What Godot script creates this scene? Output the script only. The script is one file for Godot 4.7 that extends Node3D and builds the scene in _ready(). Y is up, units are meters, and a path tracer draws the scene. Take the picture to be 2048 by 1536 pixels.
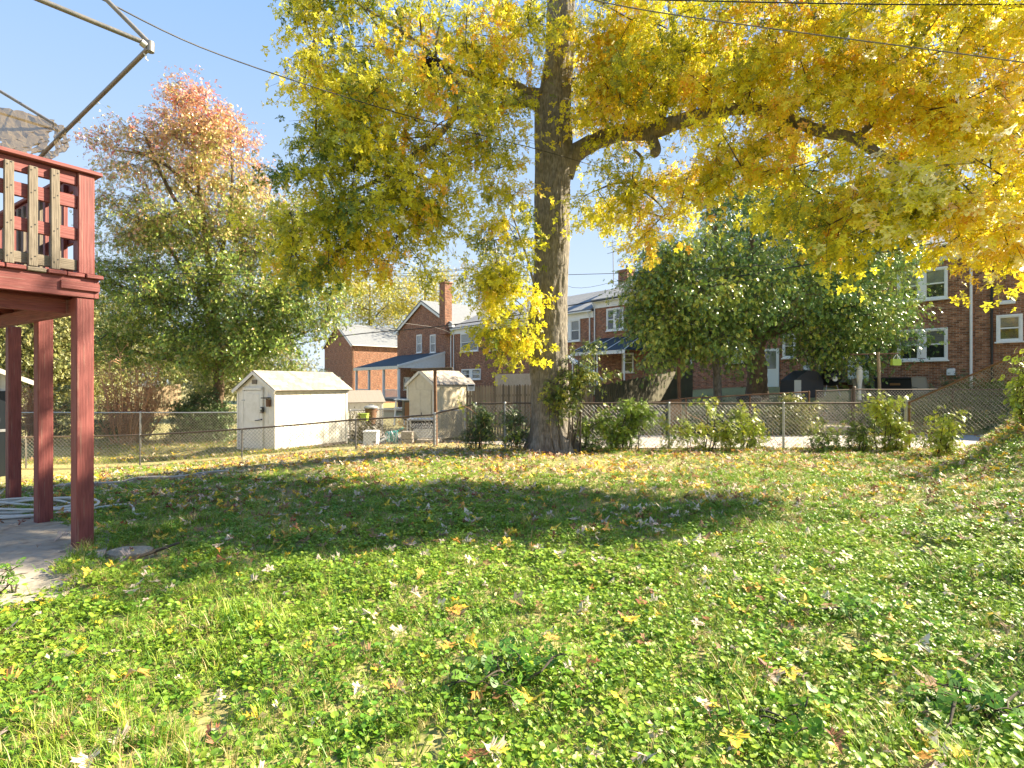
extends Node3D
# A back yard in autumn: a big yellow maple, a weathered red deck, sheds, chain-link fences, an alley and a brick row beyond.
const F := 1100.0     # focal length in pixels of the 2048 wide photograph
const EYE := 1.55     # camera height
var M := {}           # materials by name
var used := {}        # names that are taken, per parent
var bars := {}        # shared bar meshes by size
var rng := RandomNumberGenerator.new()
var bump := FastNoiseLite.new()
var patch := FastNoiseLite.new()

# ------------------------------------------------------------------ naming and tagging
func numbered(parent: Node, called: String) -> String:
	var key := str(parent.get_instance_id()) + called
	var n: int = used.get(key, 0)
	used[key] = n + 1
	return called if n == 0 else "%s_%03d" % [called, n]

func put(parent: Node, o: Node, called: String) -> Node:
	o.name = numbered(parent, called)
	parent.add_child(o, true)
	return o

func tag(o: Node, label: String, category: String, group := "") -> Node:
	o.set_meta("label", label)
	o.set_meta("category", category)
	if group: o.set_meta("group", group)
	return o

func thing(called: String, label: String, category: String, at := Vector3.ZERO, turn := 0.0, group := "") -> Node3D:
	var o := Node3D.new()
	put(self, o, called)
	o.position = at
	o.rotation.y = turn
	tag(o, label, category, group)
	return o

func part(parent: Node, called: String, mesh: Mesh, mat: Material, xf := Transform3D()) -> MeshInstance3D:
	var o := MeshInstance3D.new()
	o.mesh = mesh
	o.material_override = mat
	o.transform = xf
	put(parent, o, called)
	return o

func setting(called: String, mesh: Mesh, mat: Material) -> MeshInstance3D:
	var o := part(self, called, mesh, mat)
	o.set_meta("kind", "structure")
	return o

func P(px: float, py: float, d: float) -> Vector3:
	return Vector3((px - 1024.0) / F * d, EYE + (768.0 - py) / F * d, -d)

func ss(a: float, b: float, v: float) -> float:
	var t := clampf((v - a) / (b - a), 0.0, 1.0)
	return t * t * (3.0 - 2.0 * t)

# height of the land at x, d metres in front of the camera
func H(x: float, d: float) -> float:
	var near := -0.5 * ss(2.0, 11.0, -x) * ss(4.0, 12.0, d)
	near -= 0.35 * ss(14.0, 18.0, d) * (1.0 - ss(-1.5, 2.0, x))
	var e := (x - 0.77 * d) / 1.26
	near += .13 * ss(-.12, .14, e) * ss(3.5, 5.5, d) * (1.0 - ss(9.5, 11.5, d))
	near += (0.55 * ss(0.0, 2.4, e) + .52 * ss(6.5, 10.0, d) * ss(.2, 1.6, e)) * (1.0 - ss(11.3, 12.8, d))
	near += bump.get_noise_2d(x * 40.0, d * 40.0) * 0.07 * (1.0 - ss(12.4, 13.0, d))
	var t := ss(-2.0, 14.0, x)
	var hl := -0.4 - 0.02 * clampf(d - 15.0, 0.0, 45.0)
	var hr := minf(0.3 * ss(16.65, 17.0, d) + 0.13 * maxf(0.0, d - 18.0), 1.4)
	return lerpf(near, lerpf(hl, hr, t), ss(16.5, 17.2, d))

func G(x: float, d: float) -> Vector3:
	return Vector3(x, H(x, d), -d)

# ------------------------------------------------------------------ meshes
class MB:
	var v := PackedVector3Array()
	var n := PackedVector3Array()
	var c := PackedColorArray()
	var uv := PackedVector2Array()
	var tint := Color.WHITE

	func tri(a: Vector3, b: Vector3, d: Vector3, na: Vector3, nb: Vector3, nd: Vector3, ta := Vector2.ZERO, tb := Vector2.ZERO, td := Vector2.ZERO) -> void:
		if (b - a).cross(d - a).dot(na + nb + nd) > 0.0:
			v.append(a); v.append(d); v.append(b)
			n.append(na); n.append(nd); n.append(nb)
			uv.append(ta); uv.append(td); uv.append(tb)
		else:
			v.append(a); v.append(b); v.append(d)
			n.append(na); n.append(nb); n.append(nd)
			uv.append(ta); uv.append(tb); uv.append(td)
		for i in 3: c.append(tint)

	func flat(a: Vector3, b: Vector3, d: Vector3, out: Vector3) -> void:
		var m := (b - a).cross(d - a).normalized()
		if m.dot(out) < 0.0: m = -m
		tri(a, b, d, m, m, m)

	func quad(a: Vector3, b: Vector3, d: Vector3, e: Vector3, out: Vector3) -> void:
		flat(a, b, d, out)
		flat(a, d, e, out)

	# a box with chamfered edges, placed by xf
	func box(size: Vector3, ch: float, xf := Transform3D()) -> void:
		var h := size * 0.5
		ch = minf(ch, minf(h.x, minf(h.y, h.z)) * 0.6)
		var pt := func(s: Vector3, ax: int) -> Vector3:
			var r := Vector3(s.x * (h.x - ch), s.y * (h.y - ch), s.z * (h.z - ch))
			r[ax] = s[ax] * h[ax]
			return xf * r
		for ax in 3:
			var b := (ax + 1) % 3
			var d := (ax + 2) % 3
			for s in [-1.0, 1.0]:
				var q := []
				for k in [[-1, -1], [1, -1], [1, 1], [-1, 1]]:
					var g := Vector3.ZERO
					g[ax] = s; g[b] = k[0]; g[d] = k[1]
					q.append(pt.call(g, ax))
				var o := Vector3.ZERO
				o[ax] = s
				quad(q[0], q[1], q[2], q[3], xf.basis * o)
			if ch <= 0.0: continue
			for s in [-1.0, 1.0]:          # edges along ax, between faces b and d
				for t in [-1.0, 1.0]:
					var g0 := Vector3.ZERO
					var g1 := Vector3.ZERO
					g0[b] = s; g0[d] = t; g1 = g0
					g0[ax] = -1; g1[ax] = 1
					var o := Vector3.ZERO
					o[b] = s; o[d] = t
					quad(pt.call(g0, b), pt.call(g1, b), pt.call(g1, d), pt.call(g0, d), xf.basis * o)
		if ch > 0.0:
			for i in 8:
				var s := Vector3(1 if i & 1 else -1, 1 if i & 2 else -1, 1 if i & 4 else -1)
				flat(pt.call(s, 0), pt.call(s, 1), pt.call(s, 2), xf.basis * s)

	# a box from a to b, w wide and t thick
	func bar(a: Vector3, b: Vector3, w: float, t: float, up := Vector3.UP, ch := 0.0) -> void:
		box(Vector3(a.distance_to(b), t, w), ch, MB.along(a, b, up))

	static func along(a: Vector3, b: Vector3, up := Vector3.UP) -> Transform3D:
		var x := (b - a).normalized()
		if absf(x.dot(up)) > 0.99: up = Vector3.BACK if absf(x.z) < 0.9 else Vector3.RIGHT
		var z := x.cross(up).normalized()
		return Transform3D(Basis(x, z.cross(x), z), (a + b) * 0.5)

	func tube(p: PackedVector3Array, r: PackedFloat32Array, sides: int, caps := true) -> void:
		var rings := []
		var norms := []
		var u := Vector3.ZERO
		for i in p.size():
			var t := (p[mini(i + 1, p.size() - 1)] - p[maxi(i - 1, 0)]).normalized()
			if u == Vector3.ZERO: u = t.cross(Vector3.UP if absf(t.y) < 0.9 else Vector3.RIGHT)
			u = (u - t * u.dot(t)).normalized()
			var w := t.cross(u)
			var ring := PackedVector3Array()
			var nn := PackedVector3Array()
			for k in sides:
				var a := TAU * k / sides
				var d := u * cos(a) + w * sin(a)
				nn.append(d)
				ring.append(p[i] + d * r[i if i < r.size() else r.size() - 1])
			rings.append(ring)
			norms.append(nn)
		for i in p.size() - 1:
			var A: PackedVector3Array = rings[i]
			var B: PackedVector3Array = rings[i + 1]
			var NA: PackedVector3Array = norms[i]
			var NB: PackedVector3Array = norms[i + 1]
			for k in sides:
				var j := (k + 1) % sides
				tri(A[k], A[j], B[j], NA[k], NA[j], NB[j])
				tri(A[k], B[j], B[k], NA[k], NB[j], NB[k])
		if caps:
			for e in [0, p.size() - 1]:
				var R: PackedVector3Array = rings[e]
				var o: Vector3 = p[e] - p[1 if e == 0 else p.size() - 2]
				for k in range(1, sides - 1): flat(R[0], R[k], R[k + 1], o)

	# an outline in the xy plane pushed out along z, placed by xf (outline convex or star shaped about its middle)
	func slab(outline: PackedVector2Array, depth: float, xf := Transform3D()) -> void:
		var mid := Vector2.ZERO
		for q in outline: mid += q / outline.size()
		var m0 := xf * Vector3(mid.x, mid.y, depth * 0.5)
		var m1 := xf * Vector3(mid.x, mid.y, -depth * 0.5)
		for i in outline.size():
			var a := outline[i]
			var b := outline[(i + 1) % outline.size()]
			var a0 := xf * Vector3(a.x, a.y, depth * 0.5)
			var b0 := xf * Vector3(b.x, b.y, depth * 0.5)
			var a1 := xf * Vector3(a.x, a.y, -depth * 0.5)
			var b1 := xf * Vector3(b.x, b.y, -depth * 0.5)
			flat(m0, a0, b0, xf.basis.z)
			flat(m1, a1, b1, -xf.basis.z)
			quad(a0, b0, b1, a1, (a0 + b1) * 0.5 - (m0 + m1) * 0.5)

	func lathe(profile: PackedVector2Array, sides: int, at := Vector3.ZERO) -> void:
		for i in profile.size() - 1:
			var a := profile[i]
			var b := profile[i + 1]
			var s := (b - a).normalized()
			for k in sides:
				var t0 := TAU * k / sides
				var t1 := TAU * (k + 1) / sides
				var d0 := Vector3(cos(t0), 0, sin(t0))
				var d1 := Vector3(cos(t1), 0, sin(t1))
				var n0 := (d0 * s.y - Vector3(0, s.x, 0))
				var n1 := (d1 * s.y - Vector3(0, s.x, 0))
				var p0 := at + d0 * a.x + Vector3(0, a.y, 0)
				var p1 := at + d1 * a.x + Vector3(0, a.y, 0)
				var p2 := at + d1 * b.x + Vector3(0, b.y, 0)
				var p3 := at + d0 * b.x + Vector3(0, b.y, 0)
				if a.x > 0.0001: tri(p0, p1, p2, n0, n1, n1)
				if b.x > 0.0001: tri(p0, p2, p3, n0, n1, n0)

	func done() -> ArrayMesh:
		var arr := []
		arr.resize(Mesh.ARRAY_MAX)
		arr[Mesh.ARRAY_VERTEX] = v
		arr[Mesh.ARRAY_NORMAL] = n
		arr[Mesh.ARRAY_COLOR] = c
		arr[Mesh.ARRAY_TEX_UV] = uv
		var m := ArrayMesh.new()
		m.add_surface_from_arrays(Mesh.PRIMITIVE_TRIANGLES, arr)
		return m

func block(size: Vector3, ch := 0.004) -> ArrayMesh:
	var key := "%d %d %d %d" % [roundi(size.x * 1000), roundi(size.y * 1000), roundi(size.z * 1000), roundi(ch * 10000)]
	if not bars.has(key):
		var b := MB.new()
		b.box(size, ch)
		bars[key] = b.done()
	return bars[key]

# a bar of its own between two points: its grain runs along its x
func bar(parent: Node, called: String, a: Vector3, b: Vector3, w: float, t: float, mat: Material, up := Vector3.UP, ch := 0.004) -> MeshInstance3D:
	return part(parent, called, block(Vector3(a.distance_to(b), t, w), ch), mat, MB.along(a, b, up))

func boxed(parent: Node, called: String, at: Vector3, size: Vector3, mat: Material, turn := 0.0, ch := 0.004) -> MeshInstance3D:
	return part(parent, called, block(size, ch), mat, Transform3D(Basis(Vector3.UP, turn), at))

func pipe(parent: Node, called: String, pts: Array, r: float, mat: Material, sides := 8) -> MeshInstance3D:
	var b := MB.new()
	b.tube(PackedVector3Array(pts), PackedFloat32Array([r]), sides)
	return part(parent, called, b.done(), mat)

func lathed(parent: Node, called: String, profile: Array, sides: int, at: Vector3, mat: Material) -> MeshInstance3D:
	var b := MB.new()
	b.lathe(PackedVector2Array(profile), sides)
	return part(parent, called, b.done(), mat, Transform3D(Basis(), at))

# ------------------------------------------------------------------ textures
func nimg(w: int, h: int, sx: int, sy: int, freq: float, oct: int, sd: int) -> PackedFloat32Array:
	var n := FastNoiseLite.new()
	n.seed = sd
	n.noise_type = FastNoiseLite.TYPE_SIMPLEX_SMOOTH
	n.frequency = freq
	n.fractal_octaves = oct
	var im := n.get_seamless_image(maxi(8, w / sx), maxi(8, h / sy))
	im.convert(Image.FORMAT_L8)
	im.resize(w, h, Image.INTERPOLATE_CUBIC)
	var d := im.get_data()
	var out := PackedFloat32Array()
	out.resize(d.size())
	for i in d.size(): out[i] = d[i] / 255.0
	return out

func tex_of(w: int, h: int, cols: PackedColorArray) -> ImageTexture:
	var d := PackedByteArray()
	d.resize(w * h * 3)
	for i in w * h:
		var q := cols[i]
		d[i * 3] = clampi(int(q.r * 255.0), 0, 255)
		d[i * 3 + 1] = clampi(int(q.g * 255.0), 0, 255)
		d[i * 3 + 2] = clampi(int(q.b * 255.0), 0, 255)
	return ImageTexture.create_from_image(Image.create_from_data(w, h, false, Image.FORMAT_RGB8, d))

func normal_of(w: int, h: int, hts: PackedFloat32Array, strength: float) -> ImageTexture:
	var d := PackedByteArray()
	d.resize(w * h * 3)
	for y in h:
		for x in w:
			var gx := (hts[y * w + (x + 1) % w] - hts[y * w + (x + w - 1) % w]) * strength
			var gy := (hts[((y + 1) % h) * w + x] - hts[((y + h - 1) % h) * w + x]) * strength
			var k := 1.0 / sqrt(gx * gx + gy * gy + 1.0)
			var i := (y * w + x) * 3
			d[i] = int((-gx * k * 0.5 + 0.5) * 255.0)
			d[i + 1] = int((gy * k * 0.5 + 0.5) * 255.0)
			d[i + 2] = int((k * 0.5 + 0.5) * 255.0)
	return ImageTexture.create_from_image(Image.create_from_data(w, h, false, Image.FORMAT_RGB8, d))

func L(r: float, g: float, b: float) -> Color:   # a real-world (linear) base colour
	return Color(r, g, b).linear_to_srgb()

func plain(called: String, col: Color, rough := 0.8, metal := 0.0) -> StandardMaterial3D:
	var m := StandardMaterial3D.new()
	m.resource_name = called
	m.albedo_color = col
	m.roughness = rough
	m.metallic = metal
	M[called] = m
	return m

# a material whose colour wanders between given tones: coarse patches and stretched fine grain
func mottled(called: String, tones: Array, scale: Vector3, sx: int, sy: int, freq: float, sd: int, rough := 0.85, relief := 1.5, coarse := 0.5, world := false) -> StandardMaterial3D:
	var w := 256
	var a := nimg(w, w, sx, sy, freq, 4, sd)
	var b := nimg(w, w, 1, 1, 0.012, 3, sd + 7)
	var cols := PackedColorArray()
	cols.resize(w * w)
	for i in w * w:
		var t := clampf((a[i] * (1.0 - coarse) + b[i] * coarse) * 1.5 - 0.25, 0.0, 0.999) * (tones.size() - 1)
		var k := int(t)
		cols[i] = (tones[k] as Color).lerp(tones[k + 1], t - k)
	var m := plain(called, Color.WHITE, rough)
	m.albedo_texture = tex_of(w, w, cols)
	if relief > 0.0:
		m.normal_enabled = true
		m.normal_texture = normal_of(w, w, a, relief)
	m.uv1_triplanar = true
	m.uv1_world_triplanar = world
	m.uv1_scale = scale
	return m

func leafy(called: String, rough := 0.5, through := 0.9, tintc := Color.WHITE) -> StandardMaterial3D:
	var m := plain(called, tintc, rough)
	m.vertex_color_use_as_albedo = true
	m.backlight_enabled = true
	m.backlight = Color(through, through, through)
	return m

func make_materials() -> void:
	# ground
	mottled("soil", [L(.15, .115, .06), L(.24, .21, .08), L(.32, .27, .11), L(.20, .21, .065), L(.36, .28, .15)], Vector3(.55, .55, .55), 1, 1, .05, 3, .95, 2.0, .5, true)
	mottled("concrete", [L(.23, .195, .155), L(.34, .295, .24), L(.39, .345, .285), L(.26, .22, .175)], Vector3(.5, .5, .5), 1, 1, .06, 11, .9, .8, .55, true)
	mottled("alley", [L(.26, .235, .21), L(.35, .32, .29), L(.40, .37, .34), L(.31, .28, .255)], Vector3(.4, .4, .4), 1, 1, .09, 12, .92, 1.0, .4, true)
	mottled("stone", [L(.20, .17, .13), L(.34, .29, .22), L(.42, .37, .29)], Vector3(2, 2, 2), 1, 1, .05, 13, .9, 2.0)
	mottled("block", [L(.22, .19, .16), L(.33, .29, .24), L(.38, .33, .28)], Vector3(1.5, 1.5, 1.5), 1, 1, .08, 14, .95, 1.5)
	# timber (the grain of a bar runs along its own x)
	mottled("red_paint", [L(.115, .027, .025), L(.17, .038, .035), L(.215, .056, .05), L(.155, .035, .032), L(.25, .12, .095)], Vector3(.7, 5, 5), 8, 1, .03, 21, .62, 1.0, .45)
	mottled("grey_wood", [L(.075, .060, .045), L(.155, .127, .097), L(.215, .18, .142), L(.12, .098, .075), L(.26, .222, .18)], Vector3(1.1, 7, 7), 8, 1, .035, 22, .88, 2.0, .3)
	mottled("dark_wood", [L(.075, .068, .045), L(.12, .108, .075), L(.165, .145, .10), L(.09, .105, .06)], Vector3(1.1, 7, 7), 8, 1, .035, 23, .9, 2.0, .35)  # mossy weathered boards, with the board fence's shade darkened into the tones
	for i in 4:
		var k: float = [.8, 1.0, 1.25, .62][i]
		mottled("picket_%d" % i, [L(.15 * k, .11 * k, .065 * k), L(.26 * k, .19 * k, .115 * k), L(.33 * k, .25 * k, .16 * k), L(.20 * k, .145 * k, .09 * k)], Vector3(.8, 9, 9), 8, 1, .04, 30 + i, .9, 2.0, .3)
	# painted siding and trim
	mottled("cream", [L(.64, .60, .52), L(.71, .67, .59), L(.75, .71, .64)], Vector3(.8, .8, .8), 1, 1, .03, 41, .7, .3)
	mottled("tan_siding", [L(.58, .50, .36), L(.64, .56, .41), L(.68, .60, .45)], Vector3(.8, .8, .8), 1, 1, .03, 42, .7, .3)
	mottled("white_paint", [L(.68, .68, .66), L(.76, .76, .74), L(.80, .80, .79)], Vector3(1, 1, 1), 1, 1, .04, 43, .6, .3)
	mottled("tan_wall", [L(.50, .36, .24), L(.57, .42, .29), L(.60, .46, .33)], Vector3(.3, .3, .3), 1, 1, .06, 44, .9, .8)
	# roofs
	for i in 4:
		var k: float = [.85, 1.0, 1.12, .72][i]
		mottled("shingle_%d" % i, [L(.22 * k, .19 * k, .16 * k), L(.34 * k, .30 * k, .26 * k), L(.42 * k, .37 * k, .32 * k)], Vector3(4, 4, 4), 1, 1, .15, 50 + i, .95, 1.5, .3)
	roof_material("slate_roof", L(.15, .16, .175), L(.23, .24, .255), 61)
	roof_material("blue_roof", L(.035, .055, .07), L(.055, .08, .10), 62)
	plain("awning_blue", L(.018, .035, .05), .7)
	# metal
	mottled("galvanised", [L(.30, .30, .30), L(.42, .42, .42), L(.50, .50, .49)], Vector3(3, 3, 3), 1, 1, .06, 71, .5, .3).metallic = .55
	mottled("rust", [L(.09, .05, .032), L(.16, .085, .048), L(.22, .12, .07), L(.13, .085, .06)], Vector3(3, 3, 3), 1, 1, .08, 72, .8, 1.0).metallic = .25
	mottled("dark_rail", [L(.075, .055, .045), L(.12, .09, .07), L(.16, .12, .095)], Vector3(3, 3, 3), 1, 1, .08, 73, .6, .6).metallic = .4
	plain("wire", L(.30, .28, .255), .45, .6)
	mottled("pipe_grey", [L(.14, .14, .14), L(.22, .21, .20), L(.28, .25, .22)], Vector3(3, 3, 3), 1, 1, .06, 74, .5, .4).metallic = .5
	plain("cable", L(.018, .017, .017), .55)
	plain("cable_grey", L(.12, .11, .10), .5)
	plain("black", L(.012, .012, .014), .45)
	plain("black_cover", L(.02, .022, .028), .55)
	plain("navy_door", L(.010, .014, .018), .45)
	plain("bin_grey", L(.055, .055, .05), .55)
	plain("bin_lid", L(.03, .03, .032), .45)
	plain("white_plastic", L(.72, .73, .74), .5)
	plain("hose_white", L(.62, .62, .58), .45)
	plain("teal", L(.02, .30, .26), .4)
	plain("lime", L(.45, .60, .08), .5)
	plain("meter", L(.42, .44, .42), .4)
	plain("door_white", L(.66, .70, .66), .5)
	plain("chair_mesh", L(.20, .18, .13), .8)
	plain("board_brown", L(.30, .15, .06), .8)
	plain("room", L(.03, .028, .025), .9)
	plain("reflection_blind", L(.34, .33, .28), .9)
	plain("nest", L(.045, .03, .018), .95)
	var g := plain("glass", L(.02, .03, .03), .04)
	g.metallic_specular = .9
	g.albedo_color.a = .15
	g.transparency = BaseMaterial3D.TRANSPARENCY_ALPHA
	var dk := plain("dark_pane", L(.035, .045, .045), .06)
	dk.metallic_specular = 1.0
	dk.metallic = .15
	dk.albedo_color = L(.06, .075, .065)
	var fb := mottled("netting", [L(.16, .135, .095), L(.26, .22, .16), L(.36, .31, .23)], Vector3(5, 5, 5), 1, 6, .08, 81, .9, .6)
	fb.backlight_enabled = true
	fb.backlight = Color(.9, .85, .75)
	fb.albedo_color.a = .8
	fb.transparency = BaseMaterial3D.TRANSPARENCY_ALPHA
	brick_material("brick", [L(.38, .125, .06), L(.45, .16, .075), L(.29, .10, .052), L(.50, .205, .10), L(.36, .155, .085)], L(.60, .52, .40), 91)
	brick_material("brick_brown", [L(.40, .15, .065), L(.48, .195, .085), L(.31, .12, .055), L(.53, .24, .12)], L(.66, .57, .42), 92)
	bark_material("bark", [L(.05, .043, .035), L(.12, .105, .086), L(.24, .213, .18), L(.38, .345, .30)], 95)
	bark_material("bark_brown", [L(.05, .035, .022), L(.11, .078, .048), L(.19, .13, .08), L(.24, .17, .11)], 96)
	mottled("twig", [L(.035, .028, .02), L(.06, .048, .034), L(.09, .072, .052)], Vector3(4, 4, 4), 1, 1, .06, 97, .9, .5)
	plain("dry_stem", L(.46, .25, .14), .9)
	leafy("maple_leaf", .45, 1.0)
	leafy("oval_leaf", .42, .6)
	leafy("glossy_leaf", .27, .6)
	leafy("cover_leaf", .46, .9)
	leafy("grass_blade", .5, .8)
	leafy("litter_leaf", .7, .45)

func roof_material(called: String, a: Color, b: Color, sd: int) -> void:
	var w := 256
	var n := nimg(w, w, 1, 1, .12, 3, sd)
	var big := nimg(w, w, 1, 1, .012, 3, sd + 1)
	var cols := PackedColorArray()
	var hts := PackedFloat32Array()
	cols.resize(w * w)
	hts.resize(w * w)
	var r := RandomNumberGenerator.new()
	r.seed = sd
	var tone := []
	for i in 16 * 16: tone.append(r.randf())
	for y in w:
		var row := y / 16
		for x in w:
			var col := ((x + (row % 2) * 16) / 32) % 8
			var edge := (y % 16) < 2
			var t: float = clampf(.35 * n[y * w + x] + .35 * big[y * w + x] + .4 * tone[row * 16 + col] - .1, 0, 1)
			cols[y * w + x] = a.lerp(b, t)
			hts[y * w + x] = (y % 16) / 16.0 + .15 * n[y * w + x] - (.5 if edge else 0.0)
	var m := plain(called, Color.WHITE, .92)
	m.albedo_texture = tex_of(w, w, cols)
	m.normal_enabled = true
	m.normal_texture = normal_of(w, w, hts, 1.2)
	m.uv1_triplanar = true
	m.uv1_scale = Vector3(.45, .45, .45)

func brick_material(called: String, tones: Array, mortar: Color, sd: int) -> void:
	var w := 512
	var h := 480
	var n := nimg(w, h, 1, 1, .09, 3, sd)
	var big := nimg(w, h, 1, 1, .01, 3, sd + 1)
	var r := RandomNumberGenerator.new()
	r.seed = sd
	var tone := []
	for i in 8 * 24: tone.append([r.randi() % tones.size(), r.randf_range(-.18, .18)])
	var cols := PackedColorArray()
	var hts := PackedFloat32Array()
	cols.resize(w * h)
	hts.resize(w * h)
	for y in h:
		var row := y / 20
		var fy := y % 20
		for x in w:
			var xx := (x + (row % 2) * 32) % w
			var fx := xx % 64
			var i := y * w + x
			if fy < 3 or fx < 4:
				cols[i] = mortar.darkened(.25 * n[i] + .25 * big[i])
				hts[i] = 0.0
			else:
				var t: Array = tone[row * 8 + xx / 64]
				var q: Color = tones[t[0]]
				cols[i] = q.lightened(maxf(0.0, t[1]) * .6).darkened(maxf(0.0, -t[1]) + .25 * n[i] + .2 * big[i] - .1)
				hts[i] = .8 + .2 * n[i]
	var m := plain(called, Color.WHITE, .9)
	m.albedo_texture = tex_of(w, h, cols)
	m.normal_enabled = true
	m.normal_texture = normal_of(w, h, hts, 1.6)
	m.uv1_triplanar = true
	m.uv1_triplanar_sharpness = 8.0
	m.uv1_scale = Vector3(1.0 / 1.72, 1.0 / 1.80, 1.0 / 1.72)

func bark_material(called: String, tones: Array, sd: int) -> void:
	var w := 512
	var a := nimg(w, w, 1, 7, .035, 4, sd)
	var b := nimg(w, w, 1, 3, .10, 3, sd + 3)
	var big := nimg(w, w, 1, 1, .008, 3, sd + 5)
	var own := nimg(w, w, 1, 6, .05, 4, sd + 9)
	var cols := PackedColorArray()
	var hts := PackedFloat32Array()
	cols.resize(w * w)
	hts.resize(w * w)
	for i in w * w:
		var f := clampf(absf(a[i] - .5) * 3.2, 0, 1)     # furrows where the noise crosses its middle
		var t := clampf(.7 * own[i] + .25 * b[i] + .4 * big[i] - .2, 0, .999) * (tones.size() - 1)
		var k := int(t)
		cols[i] = (tones[k] as Color).lerp(tones[k + 1], t - k)
		hts[i] = f * .8 + .3 * b[i]
	var m := plain(called, Color.WHITE, .92)
	m.albedo_texture = tex_of(w, w, cols)
	m.normal_enabled = true
	m.normal_texture = normal_of(w, w, hts, 4.0)
	m.uv1_triplanar = true
	m.uv1_scale = Vector3(1.5, 1.1, 1.5)

# ------------------------------------------------------------------ leaves
class Foli:
	var buf := PackedFloat32Array()
	var count := 0
	func add(at: Vector3, tip: Vector3, nrm: Vector3, s: float, q: Color) -> void:
		var y := tip.normalized()
		var z := (nrm - y * nrm.dot(y))
		if z.length_squared() < 0.0001: z = y.cross(Vector3(.3, .2, .9))
		z = z.normalized()
		var x := y.cross(z)
		buf.append_array(PackedFloat32Array([x.x * s, y.x * s, z.x * s, at.x, x.y * s, y.y * s, z.y * s, at.y, x.z * s, y.z * s, z.z * s, at.z, q.r, q.g, q.b, 1.0]))
		count += 1

func copies(parent: Node, called: String, f: Foli, mesh: Mesh, mat: Material) -> MultiMeshInstance3D:
	var mm := MultiMesh.new()
	mm.transform_format = MultiMesh.TRANSFORM_3D
	mm.use_colors = true
	mm.mesh = mesh
	mm.instance_count = f.count
	mm.buffer = f.buf
	var o := MultiMeshInstance3D.new()
	o.multimesh = mm
	o.material_override = mat
	o.set_meta("kind", "stuff")
	put(parent, o, called)
	return o

# a leaf from half an outline: folded along its rib and drooping or curling towards the tip
func leaf_mesh(half: Array, fold: float, droop: float, curl := 0.0, stalk := 0.0) -> ArrayMesh:
	var b := MB.new()
	var shape := func(p: Vector2) -> Vector3:
		var z := absf(p.x) * fold - p.y * p.y * droop + p.x * p.x * curl
		return Vector3(p.x, p.y, z)
	for side in [1.0, -1.0]:
		for i in half.size() - 1:
			var p: Vector2 = half[i]
			var q: Vector2 = half[i + 1]
			var my := clampf((p.y + q.y) * .5, .12, .8)
			var a: Vector3 = shape.call(Vector2(0, my * .6 + .12))
			var pp: Vector3 = shape.call(Vector2(p.x * side, p.y))
			var qq: Vector3 = shape.call(Vector2(q.x * side, q.y))
			b.flat(a, pp, qq, Vector3(0, 0, 1))
	if stalk > 0.0:
		b.flat(Vector3(-.012, 0, 0), Vector3(.012, 0, 0), Vector3(0, -stalk, -stalk * .3), Vector3(0, 0, 1))
	return b.done()

const MAPLE := [Vector2(0, 0), Vector2(.13, .03), Vector2(.38, -.08), Vector2(.30, .08), Vector2(.42, .12), Vector2(.19, .22), Vector2(.38, .32), Vector2(.58, .36), Vector2(.50, .46), Vector2(.56, .60), Vector2(.36, .54), Vector2(.15, .46), Vector2(.28, .66), Vector2(.17, .72), Vector2(.14, .86), Vector2(0, 1)]
const MAPLE_LOW := [Vector2(0, 0), Vector2(.36, -.05), Vector2(.18, .2), Vector2(.56, .42), Vector2(.38, .52), Vector2(.15, .46), Vector2(.22, .7), Vector2(0, 1)]
const OVAL := [Vector2(0, 0), Vector2(.26, .22), Vector2(.32, .48), Vector2(.2, .8), Vector2(0, 1)]
const ROUND := [Vector2(0, .12), Vector2(.28, -.08), Vector2(.5, .2), Vector2(.48, .58), Vector2(.26, .86), Vector2(0, .95)]

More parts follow.
